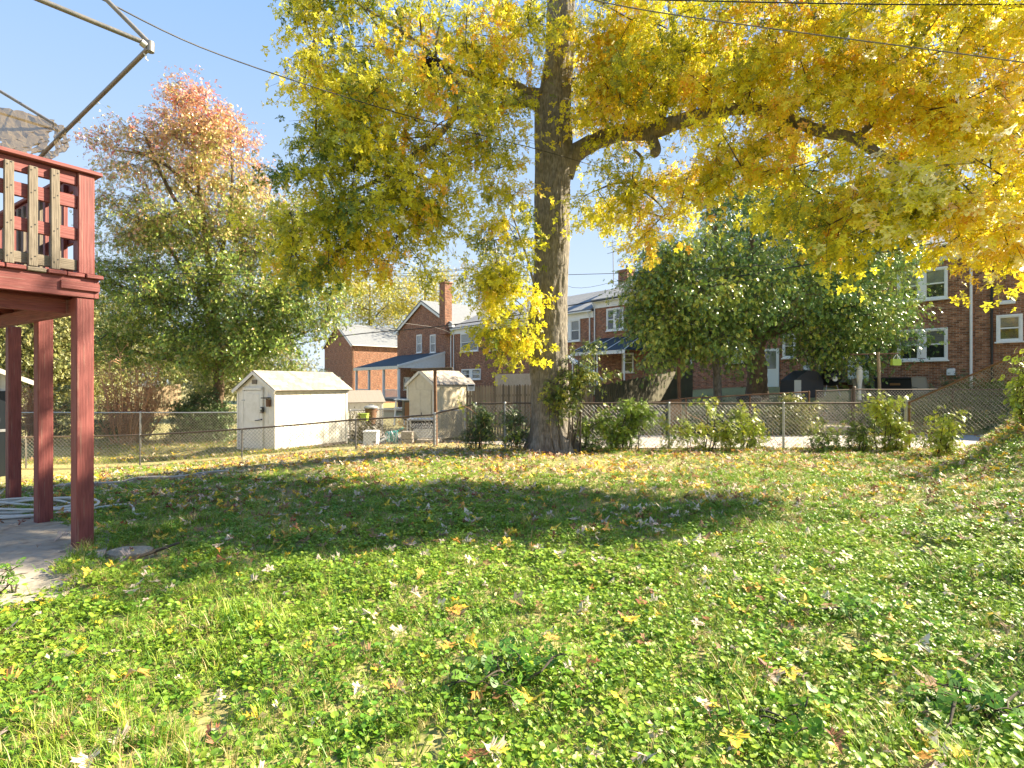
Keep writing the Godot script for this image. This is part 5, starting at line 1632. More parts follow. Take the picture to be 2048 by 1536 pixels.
# ------------------------------------------------------------------ bushes, weeds and vines
func shrubs() -> void:
	var ov := leaf_mesh(OVAL, .2, .25)
	var rd := leaf_mesh(ROUND, .12, .15)
	var ml := leaf_mesh(MAPLE_LOW, .15, .2)
	var fresh := [Color(.07, .13, .02), Color(.13, .22, .025), Color(.24, .34, .035), Color(.40, .44, .05)]
	var bright := [Color(.12, .20, .025), Color(.28, .38, .035), Color(.46, .50, .045), Color(.56, .50, .05)]
	var dark := [Color(.04, .075, .025), Color(.06, .11, .03), Color(.09, .15, .035), Color(.18, .22, .05)]
	# [label, px, d, width px, height px, clusters, palette, leaf, size, seed]
	for q in [
		["dark vine covering the fence post left of the maple", 958, 13.1, 26, 92, 30, dark, ml, .07, 1],
		["green ivy along the fence rail just left of the maple trunk", 1030, 13.0, 38, 88, 20, dark, ml, .07, 2],
		["wide green weed patch right of the maple at the fence", 1250, 12.75, 66, 105, 46, fresh, ml, .085, 3],
		["low weeds at the fence foot just right of the maple trunk", 1180, 12.75, 36, 70, 16, fresh, ml, .075, 4],
		["yellow-green weed stem in the middle of the right fence", 1405, 12.7, 36, 105, 16, bright, ml, .085, 5],
		["tall green weed at the fence, left of the grey fence post", 1480, 12.7, 30, 112, 16, bright, ml, .09, 6],
		["small weed sprig growing before the pale alley", 1648, 12.65, 20, 62, 7, fresh, ml, .08, 7],
		["bright weed bush left of the corner fence post", 1768, 12.65, 34, 112, 30, bright, ml, .085, 8],
		["low weed sprig left of the bright weed bush", 1712, 12.6, 18, 52, 6, fresh, ml, .08, 9],
		["yellow-green weed on the bank beside the corner post", 1893, 11.6, 22, 95, 12, bright, ov, .10, 10],
		["green overhanging weed at the right edge above the brown rail", 2062, 9.6, 30, 125, 16, bright, ov, .10, 11]]:
		var at := gp(q[1], q[2])
		var k: float = q[2] / F
		var w: float = q[3] * k
		var h: float = q[4] * k
		var lumps := []
		for i in 7:
			var f := rng.randf()
			lumps.append([Vector3(rng.randf_range(-1.1, 1.1) * w * (1.15 - f * .7), h * (.12 + .75 * f), rng.randf_range(-.15, .15)), Vector3(w * rng.randf_range(.25, .5), h * rng.randf_range(.1, .22), .16), int(ceil(q[5] * .36))])
		bush("weed" if q[9] > 2 else "ivy", q[0], "weed" if q[9] > 2 else "ivy", at, lumps, {"palette": q[6], "size": q[8] * 1.1, "twigs": 3, "leaves": 5, "reach": .26, "droop": .6, "loose": .6}, q[7], M.oval_leaf, 100 + int(q[9]), "weeds along the fences", 11)
	# straggling vines woven through the back fence
	for q in [["thin vine straggling along the rail right of the maple trunk", 1165, 1335, 1], ["thin vine tangled in the mesh between the two grey fence posts", 1345, 1560, 2], ["thin vine tangled in the mesh left of the corner post", 1575, 1800, 3], ["vine with dead stems on the fence left of the maple trunk", 940, 1050, 4]]:
		var vr := RandomNumberGenerator.new()
		vr.seed = 400 + int(q[3])
		var a := gp(q[1], 12.9)
		var b := gp(q[2], 12.85)
		var th := thing("fence_vine", q[0], "vine", a)
		var st := MB.new()
		var dead := MB.new()
		var f := Foli.new()
		for i in int((b - a).length() * 4.0):
			var p := (b - a) * vr.randf() + Vector3(0, .02, .03)
			var h := vr.randf_range(.35, 1.2)
			var pts := PackedVector3Array([p])
			var dir := Vector3(vr.randf_range(-.8, .8), 1.0, 0)
			while pts.size() < 16 and pts[-1].y - p.y < h:
				dir = (dir + Vector3(vr.randfn() * .5, vr.randf_range(-.2, .3), 0)).normalized()
				pts.append(pts[-1] + dir * .1 + Vector3(0, 0, vr.randf_range(-.012, .012)))
			var live := vr.randf() < .72
			(st if live else dead).tube(pts, PackedFloat32Array([.0045]), 4, false)
			if not live: continue
			for e in pts.size() * 3:
				var o := pts[vr.randi() % pts.size()] + Vector3(vr.randfn() * .05, vr.randfn() * .05, vr.randfn() * .04)
				f.add(o, Vector3(vr.randfn(), -.8, vr.randfn() * .6), Vector3(vr.randfn() * .5, .5, 1.0), vr.randf_range(.045, .095), bright[vr.randi() % 4].lerp(fresh[vr.randi() % 4], vr.randf()))
		part(th, "stems", st.done(), M.twig).set_meta("kind", "stuff")
		part(th, "dead_stems", dead.done(), M.dry_stem).set_meta("kind", "stuff")
		copies(th, "foliage", f, ml, M.oval_leaf)
	# across the alley and beyond
	for q in [
		["flowering pale bush at the fence left of the gate across the alley", 1585, 16.7, 46, 85, 44, [Color(.05, .09, .02), Color(.12, .18, .03), Color(.40, .38, .10), Color(.55, .5, .35)], rd, .075, 1],
		["low dark shrubs along the foot of the rusty fence across the alley", 1450, 16.8, 90, 60, 40, dark, rd, .08, 2],
		["small leafy plants right of the gate across the alley", 1750, 16.75, 40, 45, 12, fresh, ov, .09, 3],
		["green undergrowth behind the rusty fence, below the dark board fence", 1230, 17.9, 60, 46, 30, fresh, ml, .09, 17],
		["dull green undergrowth around the slim tree's foot", 1420, 18.3, 60, 40, 26, dark, ov, .10, 18],
		["straggly green undergrowth between the slim tree and the trash can", 1545, 18.0, 50, 44, 26, fresh, ov, .09, 19],
		["trailing vine on the rusty fence left of the brown board", 1275, 17.0, 50, 50, 18, fresh, ml, .08, 4],
		["ivy bush climbing the house wall at the right edge", 1985, 20.5, 60, 55, 46, [Color(.05, .10, .02), Color(.08, .15, .03), Color(.14, .22, .035), Color(.24, .30, .05)], ov, .12, 5],
		["ivy creeping up the wall below the white downspout", 1925, 20.8, 34, 60, 18, dark, ov, .1, 6],
		["grey-green evergreen bush beside the distant brick house", 640, 42.0, 48, 95, 70, [Color(.04, .06, .05), Color(.09, .12, .09), Color(.2, .23, .17), Color(.34, .36, .28)], ov, .22, 7],
		["narrow bright green conifer above the shed roof", 588, 40.0, 12, 90, 26, [Color(.06, .14, .02), Color(.12, .24, .03), Color(.18, .3, .04)], ov, .16, 8],
		["dark evergreen hedge behind the cream shed", 410, 19.2, 60, 100, 120, dark, ov, .11, 9],
		["dark shrub at the left of the hedge, behind the silver fence", 250, 20.0, 60, 80, 60, olive_of(), ov, .10, 10],
		["leafy shrub behind the silver fence, under the deck", 110, 20.5, 60, 110, 44, olive_of(), ov, .11, 11],
		["low dark shrubs along the foot of the brick wall, below the double window", 1800, 22.4, 90, 34, 40, dark, ov, .11, 14],
		["dark leafy shrub between the covered grill and the fence", 1690, 18.4, 40, 40, 24, dark, ov, .10, 15],
		["shaded undergrowth along the inside of the fence, right of the gate", 1880, 17.6, 150, 44, 60, dark, ov, .09, 16],
		["orange-leaved bush by the porch stairs", 830, 27.0, 34, 36, 20, [Color(.35, .18, .04), Color(.55, .33, .08), Color(.6, .42, .15)], ov, .12, 12],
		["weedy brown shrubs in the small yard between the sheds", 725, 20.0, 50, 55, 26, [Color(.10, .09, .03), Color(.2, .17, .06), Color(.26, .25, .06)], ov, .09, 13]]:
		var at := gp(q[1], q[2])
		var k: float = q[2] / F
		var w: float = q[3] * k
		var h: float = q[4] * k
		bush("shrub", q[0], "shrub", at, [[Vector3(0, h * .5, 0), Vector3(w, h * .5, w * .7), q[5]], [Vector3(0, h * .25, .1), Vector3(w * 1.05, h * .25, w * .7), int(q[5]) / 2]], {"palette": q[6], "size": q[8], "twigs": 5, "leaves": 8, "reach": .15 + .012 * float(q[2]), "droop": .5, "loose": .8}, q[7], M.oval_leaf, 200 + int(q[9]), "", 6)
	# broad-leaved weeds standing out of the lawn
	for q in [["clump of broad heart-shaped leaves low in the middle of the lawn", 1010, 2.85, .34, .10, 16, 1], ["clump of big round leaves in the bottom right corner", 1990, 2.55, .3, .12, 14, 2], ["low broad-leaved weed clump at the bottom, right of the middle", 1540, 2.5, .22, .09, 9, 3], ["young green sprout at the left edge by the patio", 12, 4.05, .12, .2, 5, 4], ["clump of broad leaves on the right, under the bank", 1720, 3.6, .3, .09, 10, 5]]:
		bush("broadleaf_weed", q[0], "weed", gp(q[1], q[2]), [[Vector3(0, q[4] * .6, 0), Vector3(q[3], q[4] * .4, q[3] * .8), q[5]]], {"palette": [Color(.06, .16, .03), Color(.09, .23, .035), Color(.16, .33, .04), Color(.26, .40, .05)], "size": .062, "twigs": 2, "leaves": 3, "reach": .08, "droop": .15, "loose": .5, "hang": -.2}, rd, M.cover_leaf, 300 + int(q[6]), "", 5)
	# dry brown bush of bare upright stems, left of the shed
	var rr := RandomNumberGenerator.new()
	rr.seed = 8
	for q in [["tall dry brown bush of bare twigs behind the silver fence", 255, 18.4, 90, 190, 60], ["dry brown stalks left of the tall dry bush, between the deck posts", 65, 19.0, 40, 150, 26]]:
		var at := gp(q[1], q[2])
		var th := thing("dry_bush", q[0], "bush", at)
		var k: float = q[2] / F
		var b := MB.new()
		var f := Foli.new()
		for i in int(q[5]):
			var x0 := rr.randf_range(-.4, .4) * float(q[3]) * k
			var h := float(q[4]) * k * rr.randf_range(.45, 1.0)
			var lean := Vector3(x0 * 1.1 + rr.randfn() * .3, h, rr.randfn() * .4)
			var p0 := Vector3(x0 * .6, -.05, rr.randf_range(-.5, .5))
			var pts := PackedVector3Array()
			for s in 7: pts.append(p0 + lean * (s / 6.0) + Vector3(rr.randfn(), 0, rr.randfn()) * .03)
			b.tube(pts, PackedFloat32Array([.02, .018, .016, .014, .011, .008, .005]), 4, false)
			for s in 15:
				var t := rr.randf_range(.25, 1.0)
				var o := p0 + lean * t
				var dd := Vector3(rr.randfn(), rr.randf_range(.1, 1.1), rr.randfn()).normalized() * rr.randf_range(.15, .5)
				b.tube(PackedVector3Array([o, o + dd * .5 + Vector3(0, .02, 0), o + dd]), PackedFloat32Array([.01, .008, .005]), 3, false)
				for e in 2:
					f.add(o + dd * rr.randf() + Vector3(rr.randfn(), rr.randfn(), rr.randfn()) * .03, Vector3(rr.randfn(), rr.randfn() - .5, rr.randfn()), Vector3(rr.randfn(), 1, rr.randfn()), rr.randf_range(.04, .08), Color(.48, .25, .14).lerp(Color(.62, .40, .26), rr.randf()))
		part(th, "stems", b.done(), M.dry_stem).set_meta("kind", "stuff")
		copies(th, "dry_leaves", f, ov, M.litter_leaf)

func olive_of() -> Array: return [Color(.05, .07, .02), Color(.10, .13, .04), Color(.2, .21, .07), Color(.3, .28, .1)]

# ------------------------------------------------------------------ things in the yards
func trash_can(label: String, at: Vector3, s: float, body: Material, lid: Material) -> void:
	var t := thing("trash_can", label, "trash can", at)
	lathed(t, "can", [Vector2(0, .02), Vector2(.21 * s, .02), Vector2(.28 * s, .8 * s), Vector2(.30 * s, .8 * s), Vector2(.30 * s, .84 * s), Vector2(.27 * s, .84 * s)], 20, Vector3.ZERO, body)
	lathed(t, "lid", [Vector2(.315 * s, .83 * s), Vector2(.32 * s, .88 * s), Vector2(.26 * s, .93 * s), Vector2(.08 * s, .96 * s), Vector2(0, .96 * s)], 20, Vector3.ZERO, lid)
	pipe(t, "lid_handle", [Vector3(-.08, .94 * s, 0), Vector3(-.07, 1.0 * s, 0), Vector3(.07, 1.0 * s, 0), Vector3(.08, .94 * s, 0)], .015, lid, 6)
	for k in [-1, 1]: pipe(t, "handle", [Vector3(k * .28 * s, .72 * s, -.06), Vector3(k * .34 * s, .72 * s, -.05), Vector3(k * .34 * s, .72 * s, .05), Vector3(k * .28 * s, .72 * s, .06)], .014, body, 6)

func chair(label: String, at: Vector3, turn: float) -> void:
	var c := thing("patio_chair", label, "chair", at, turn, "patio chairs behind the gate fence")
	for k in [-1, 1]:
		pipe(c, "side_frame", [Vector3(k * .27, 0, .25), Vector3(k * .27, .42, .24), Vector3(k * .26, .45, -.2), Vector3(k * .23, 1.0, -.36)], .016, M.chair_mesh, 8)
		pipe(c, "leg", [Vector3(k * .27, .43, -.2), Vector3(k * .28, 0, -.3)], .016, M.chair_mesh, 8)
		pipe(c, "arm", [Vector3(k * .28, .42, .24), Vector3(k * .29, .64, .2), Vector3(k * .27, .66, -.24)], .016, M.chair_mesh, 8)
	pipe(c, "top_bar", [Vector3(-.23, 1.0, -.36), Vector3(0, 1.04, -.38), Vector3(.23, 1.0, -.36)], .016, M.chair_mesh, 8)
	var b := MB.new()
	b.box(Vector3(.46, .56, .012), 0, Transform3D(Basis(Vector3(1, 0, 0), -.28), Vector3(0, .74, -.29)))
	part(c, "backrest", b.done(), M.chair_mesh)
	boxed(c, "seat", Vector3(0, .44, .02), Vector3(.5, .014, .44), M.chair_mesh)

func yard_things() -> void:
	# pale hose coiled on the patio by the deck posts
	var c := P(48, 1036, 6.9)
	c = G(c.x, 6.9) + Vector3(0, .05, 0)
	var hose := thing("garden_hose", "pale garden hose coiled on the patio by the deck posts", "hose", c)
	var hp := []
	for i in 150:
		var t := i / 150.0
		var a := t * TAU * 4.6
		var rad := .55 + .18 * sin(t * 23.0) + .1 * sin(t * 7.0)
		hp.append(Vector3(cos(a) * rad * 1.15 + .1 * sin(t * 31.0), .015 + .05 * t + .02 * sin(t * 47.0), sin(a) * rad * .75))
	for i in 20: hp.append(Vector3(.8 + i * .045, .02, .1 - .3 * sin(i * .22)))
	pipe(hose, "hose", hp, .015, M.hose_white, 7)
	pipe(hose, "nozzle", [hp[-1], hp[-1] + Vector3(.09, .005, -.02)], .02, M.galvanised, 8)
	# flat stone in the grass, and a dark stick beside it
	var sp := gp(262, 5.0)
	var st := thing("stone", "flat tan stone lying in the grass right of the deck post", "stone", sp)
	var sm := MB.new()
	var pts := []
	for i in 14:
		var a := TAU * i / 14.0
		pts.append(Vector2(cos(a) * (.2 + .03 * sin(i * 2.3)), sin(a) * (.12 + .02 * sin(i * 1.7))))
	for lv in [[0.0, 1.06, .05, 1.0], [.05, 1.0, .075, .8]]:
		for i in 14:
			var p: Vector2 = pts[i]
			var q: Vector2 = pts[(i + 1) % 14]
			sm.quad(Vector3(p.x * lv[1], lv[0], p.y * lv[1]), Vector3(q.x * lv[1], lv[0], q.y * lv[1]), Vector3(q.x * lv[3], lv[2], q.y * lv[3]), Vector3(p.x * lv[3], lv[2], p.y * lv[3]), Vector3(p.x, .1, p.y))
	for i in 14: sm.flat(Vector3(0, .08, 0), Vector3(pts[i].x * .8, .075, pts[i].y * .8), Vector3(pts[(i + 1) % 14].x * .8, .075, pts[(i + 1) % 14].y * .8), Vector3.UP)
	part(st, "slab", sm.done(), M.stone)
	var kp := gp(318, 4.95) + Vector3(0, .05, 0)
	var stick := thing("fallen_stick", "short dark stick lying right of the flat stone", "stick", kp)
	limb(stick, "branch", [Vector3(-.12, 0, .1), Vector3(-.02, .03, .02), Vector3(.1, .06, -.14)], [.018, .016, .01], M.twig, 7, .1)
	limb(stick, "twig", [Vector3(-.02, .03, .02), Vector3(.07, .06, .03), Vector3(.12, .05, .04)], [.01, .008, .004], M.twig, 6, .1)
	# rusty clothes-line posts
	var p0 := gp(870, 13.75)
	var post := thing("clothesline_post", "rusty T-shaped clothes-line post before the tan shed", "post", p0)
	pipe(post, "pole", [Vector3(.03, -.1, 0), Vector3(0, 1.9, 0)], .042, M.rust, 10)
	bar(post, "cross_arm", P(822, 740, 13.75) - p0, P(906, 737, 13.75) - p0, .07, .07, M.dark_rail, Vector3.UP, .01)
	p0 = gp(1357, 18.2)
	post = thing("clothesline_post", "bare brown pole standing behind the rusty fence", "post", p0)
	pipe(post, "pole", [Vector3(.06, -.1, 0), Vector3(0, P(1352, 716, 18.2).y - p0.y, 0)], .055, M.rust, 10)
	bar(post, "cross_arm", P(1315, 727, 18.2) - p0, P(1352, 718, 18.2) - p0, .04, .04, M.dark_rail)
	p0 = gp(1759, 18.6)
	post = thing("clothesline_post", "tan pole with a cross arm before the white back door", "post", p0)
	pipe(post, "pole", [Vector3(.05, -.1, 0), Vector3(-.05, P(1755, 704, 18.6).y - p0.y, 0)], .05, M.picket_2, 10)
	bar(post, "cross_arm", P(1700, 709, 18.6) - p0, P(1797, 707, 18.6) - p0, .04, .04, M.rust)
	var bag := thing("hanging_bag", "lime green bag hanging from the tan pole's cross arm", "bag", P(1792, 724, 18.6))
	var bm := MB.new()
	bm.slab(PackedVector2Array([Vector2(-.16, -.1), Vector2(-.1, -.12), Vector2(.1, -.12), Vector2(.15, -.09), Vector2(.14, .1), Vector2(-.14, .1)]), .12)
	part(bag, "pouch", bm.done(), M.lime)
	pipe(bag, "strap", [Vector3(-.1, .1, 0), Vector3(.03, .28, 0), Vector3(.12, .1, 0)], .012, M.white_plastic, 6)
	# bins and oddments across the alley
	trash_can("tall grey trash can with a black lid, left of the flowering bush", gp(1498, 17.6), 1.22, M.bin_grey, M.bin_lid)
	trash_can("metal trash can behind the weeds, left of the brown board", gp(1312, 17.9), .85, M.galvanised, M.galvanised)
	trash_can("smaller metal trash can left of the other, by the dark fence", gp(1262, 18.0), .85, M.galvanised, M.galvanised)
	var bd := thing("plywood_board", "upright brown board leaning at the rusty fence", "board", gp(1352, 17.25), .1)
	boxed(bd, "sheet", Vector3(0, .62, 0), Vector3(.36, 1.15, .02), M.board_brown, 0, .004)
	bar(bd, "edge_batten", Vector3(-.19, .1, .0), Vector3(-.19, 1.2, .0), .03, .04, M.grey_wood)
	var dk := thing("covered_stack", "dark blue-black tarp over a low stack behind the rusty fence", "tarp", gp(1325, 18.6))
	var dm := MB.new()
	dm.slab(PackedVector2Array([Vector2(-.55, 0), Vector2(.55, 0), Vector2(.5, .8), Vector2(.2, .95), Vector2(-.4, .9)]), .7)
	part(dk, "tarp", dm.done(), M.black_cover)
	# covered grill and round kettle grill in the yard with the gate
	var gr := thing("covered_grill", "big grill under a dark cover beside the brick wall meters", "grill", P(1608, 795, 20.0), .3)
	var gm := MB.new()
	gm.slab(PackedVector2Array([Vector2(-.8, 0), Vector2(.55, 0), Vector2(.55, .62), Vector2(.3, .95), Vector2(-.15, .98), Vector2(-.75, .62)]), .65)
	part(gr, "cover", gm.done(), M.black_cover)
	boxed(gr, "pale_side_panel", Vector3(-.62, .33, .34), Vector3(.3, .6, .02), M.meter, 0, .01)
	var kt := thing("kettle_grill", "round black kettle grill with a pale dial, left of the back door", "grill", P(1660, 792, 20.0))
	lathed(kt, "bowl", [Vector2(0, .35), Vector2(.22, .4), Vector2(.36, .58), Vector2(.38, .68)], 20, Vector3.ZERO, M.black)
	lathed(kt, "dome_lid", [Vector2(.39, .68), Vector2(.36, .82), Vector2(.22, .95), Vector2(0, 1.0)], 20, Vector3.ZERO, M.black)
	for a in [0.5, 2.6, 4.7]: pipe(kt, "leg", [Vector3(cos(a) * .2, .42, sin(a) * .2), Vector3(cos(a) * .33, 0, sin(a) * .33)], .015, M.galvanised, 6)
	pipe(kt, "dial", [Vector3(-.05, .62, .36), Vector3(-.05, .62, .41)], .09, M.white_plastic, 14)
	pipe(kt, "lid_rim", [Vector3(-.3, .78, .1), Vector3(-.1, .98, .2), Vector3(.15, .97, .2), Vector3(.33, .74, .12)], .012, M.galvanised, 6)
	chair("tan mesh patio chair nearer the back door", P(1732, 815, 19.6), .3)
	chair("tan mesh patio chair below the double window", P(1848, 812, 19.4), -.2)
	var bx := thing("storage_box", "dark green storage box against the wall below the double window", "box", P(1792, 790, 21.5), ROW_TURN)
	boxed(bx, "chest", Vector3(0, .3, 0), Vector3(1.3, .6, .6), M.navy_door, 0, .02)
	boxed(bx, "lid", Vector3(0, .64, 0), Vector3(1.36, .1, .66), M.navy_door, 0, .02)
	boxed(bx, "handle_plate", Vector3(.05, .42, .31), Vector3(.34, .08, .02), M.board_brown, 0, .01)
	var pl := thing("ornament_post", "pale mottled ornament on a post before the white back door", "ornament", P(1719, 800, 19.2))
	lathed(pl, "column", [Vector2(0, 0), Vector2(.06, 0), Vector2(.05, .3), Vector2(.07, .55), Vector2(.1, .8), Vector2(.1, 1.0), Vector2(.07, 1.06), Vector2(.1, 1.1), Vector2(.02, 1.2), Vector2(0, 1.2)], 14, Vector3.ZERO, M.white_paint)
	var stp := thing("concrete_step", "concrete step below the chain-link gate across the alley", "step", gp(1668, 16.75))
	boxed(stp, "tread", Vector3(0, .1, 0), Vector3(1.05, .34, .55), M.concrete, 0, .015)
	var wk := thing("garden_path", "short grey paved path behind the gate", "path", gp(1675, 18.4))
	var wm := MB.new()
	for i in 6:
		var a := gp(1668 + i * 2, 17.1 + i * .5) - gp(1675, 18.4) + Vector3(0, .03, 0)
		var b := gp(1670 + i * 2, 17.6 + i * .5) - gp(1675, 18.4) + Vector3(0, .03, 0)
		if i % 1 == 0: part(wk, "paving_slab", block(Vector3(1.0, .05, .48), .01), M.block, Transform3D(Basis(), (a + b) / 2))
	# small yard between the sheds: white cooler, hose reel, block planter with a wire basket, bins
	var ck := thing("white_cooler", "white box-shaped cooler just behind the low fence, right of the shed", "cooler", P(743, 894, 14.6))
	boxed(ck, "tub", Vector3(0, .19, 0), Vector3(.36, .38, .3), M.white_plastic, 0, .02)
	boxed(ck, "lid", Vector3(0, .41, 0), Vector3(.39, .06, .33), M.white_plastic, 0, .02)
	boxed(ck, "label", Vector3(.1, .15, .152), Vector3(.08, .03, .006), M.bin_grey, 0, .001)
	var hr := thing("hose_reel", "teal and white hose reel lying behind the low fence", "hose reel", P(782, 886, 14.9))
	for k in 9:
		var ring := []
		for i in 19:
			var a := TAU * i / 18.0
			ring.append(Vector3(.02 * sin(a * 2 + k), .17 + cos(a) * (.13 + .004 * k), sin(a) * (.13 + .004 * k)).rotated(Vector3.UP, .5) + Vector3(-.1 + .03 * k, 0, 0))
		pipe(hr, "hose_coil", ring, .014, M.teal if k % 3 != 1 else M.white_plastic, 6)
	bar(hr, "frame", Vector3(-.35, .02, .1), Vector3(.05, .22, .0), .12, .05, M.white_plastic)
	bar(hr, "frame", Vector3(.05, .25, -.1), Vector3(.3, .4, -.12), .08, .04, M.teal)
	var bp := P(836, 893, 14.8)
	var plb := thing("block_planter", "grey concrete block planter with bright plants, left of the rusty post", "planter", bp)
	for q in [[-.28, .1, 0], [-.28, .31, 0], [.12, .1, .02], [.42, .1, .04], [.12, .1, -.5], [.42, .1, -.5]]:
		boxed(plb, "concrete_block", Vector3(q[0], q[1], q[2]), Vector3(.28 if q[0] > 0 else .3, .2, .3), M.block, 0, .01)
	var grate := MB.new()
	for i in 14:
		grate.tube(PackedVector3Array([Vector3(-.25 + i * .05, .62, -.1), Vector3(.05 + i * .035, .24, .12)]), PackedFloat32Array([.006]), 4)
	for i in 6: grate.tube(PackedVector3Array([Vector3(-.2 + .05 * i, .58 - .06 * i, -.08 + .03 * i), Vector3(.45, .58 - .06 * i, -.08 + .03 * i)]), PackedFloat32Array([.006]), 4)
	part(plb, "wire_rack", grate.done(), M.galvanised)
	var tb := thing("metal_table", "dark metal table behind the low fence, left of the rusty post", "table", P(845, 888, 15.6))
	boxed(tb, "table_top", Vector3(0, .70, 0), Vector3(.78, .05, .6), M.galvanised, 0, .01)
	boxed(tb, "apron", Vector3(.02, .56, 0), Vector3(.62, .22, .5), M.black, 0, .02)
	for x in [-.34, .34]:
		for z in [-.25, .25]: bar(tb, "leg", Vector3(x, 0, z), Vector3(x, .68, z), .035, .035, M.dark_rail)
	trash_can("brown trash can with a grey lid in the small yard between the sheds", P(742, 852, 20.5), .8, M.rust, M.galvanised)
	var wc := thing("white_stand", "white folding stand in the small yard left of the tan shed", "stand", P(800, 850, 20.0))
	for x in [-.18, .18]: bar(wc, "leg", Vector3(x, 0, .12), Vector3(x * .8, .95, -.05), .05, .05, M.white_plastic)
	for y in [.3, .62, .93]: boxed(wc, "shelf", Vector3(0, y, .0), Vector3(.4, .04, .3), M.white_plastic)
	var cb := thing("brown_cabinet", "small brown cabinet beside the tan shed", "cabinet", P(815, 840, 19.6), .4)
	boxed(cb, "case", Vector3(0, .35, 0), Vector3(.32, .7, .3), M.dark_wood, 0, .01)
	boxed(cb, "cabinet_top", Vector3(0, .72, 0), Vector3(.38, .04, .36), M.white_paint, 0, .01)
	boxed(cb, "door", Vector3(0, .34, .152), Vector3(.26, .58, .015), M.board_brown, 0, .004)
	var li := thing("lime_bin", "lime green box among the brown weeds between the sheds", "box", P(727, 842, 20.2))
	boxed(li, "tub", Vector3(0, .13, 0), Vector3(.34, .26, .25), M.lime, 0, .03)
	boxed(li, "rim", Vector3(0, .27, 0), Vector3(.38, .03, .29), M.lime, 0, .01)
	# slanting white roof panel behind the weeds right of the trunk
	var rp := thing("lean_to", "slanting white lean-to roof showing right of the maple trunk", "lean-to", P(1170, 735, 21.0))
	bar(rp, "sheet", P(1140, 718, 20.4) - P(1170, 735, 21.0), P(1198, 752, 21.6) - P(1170, 735, 21.0), .9, .05, M.white_paint, Vector3(.2, 1, .6))
	bar(rp, "support", P(1198, 752, 21.6) - P(1170, 735, 21.0), P(1198, 800, 21.6) - P(1170, 735, 21.0), .06, .06, M.grey_wood)
	# television aerial on the canopy house
	var an := thing("roof_aerial", "thin metal aerial mast on the roof of the row, against the sky", "aerial", P(1227, 570, 44.0))
	pipe(an, "mast", [Vector3.ZERO, Vector3(-.05, 3.6, 0)], .03, M.pipe_grey, 6)
	for y in [2.6, 3.1, 3.4]: pipe(an, "element", [Vector3(-.5, y - .1, 0), Vector3(.4, y + .15, 0)], .02, M.pipe_grey, 5)
	var cs := thing("row_chimney", "dark brick chimney on the row, left of the round green tree", "chimney", P(1252, 600, 43.0), ROW_TURN)
	boxed(cs, "stack", Vector3(0, 0, 0), Vector3(.9, 4.4, .8), M.brick, 0, 0)
	boxed(cs, "stack_cap", Vector3(0, 2.25, 0), Vector3(1.02, .16, .92), M.brick, 0, .01)
	lathed(cs, "flue", [Vector2(.1, 0), Vector2(.11, .4), Vector2(.08, .4)], 10, Vector3(.1, 2.33, 0), M.galvanised)

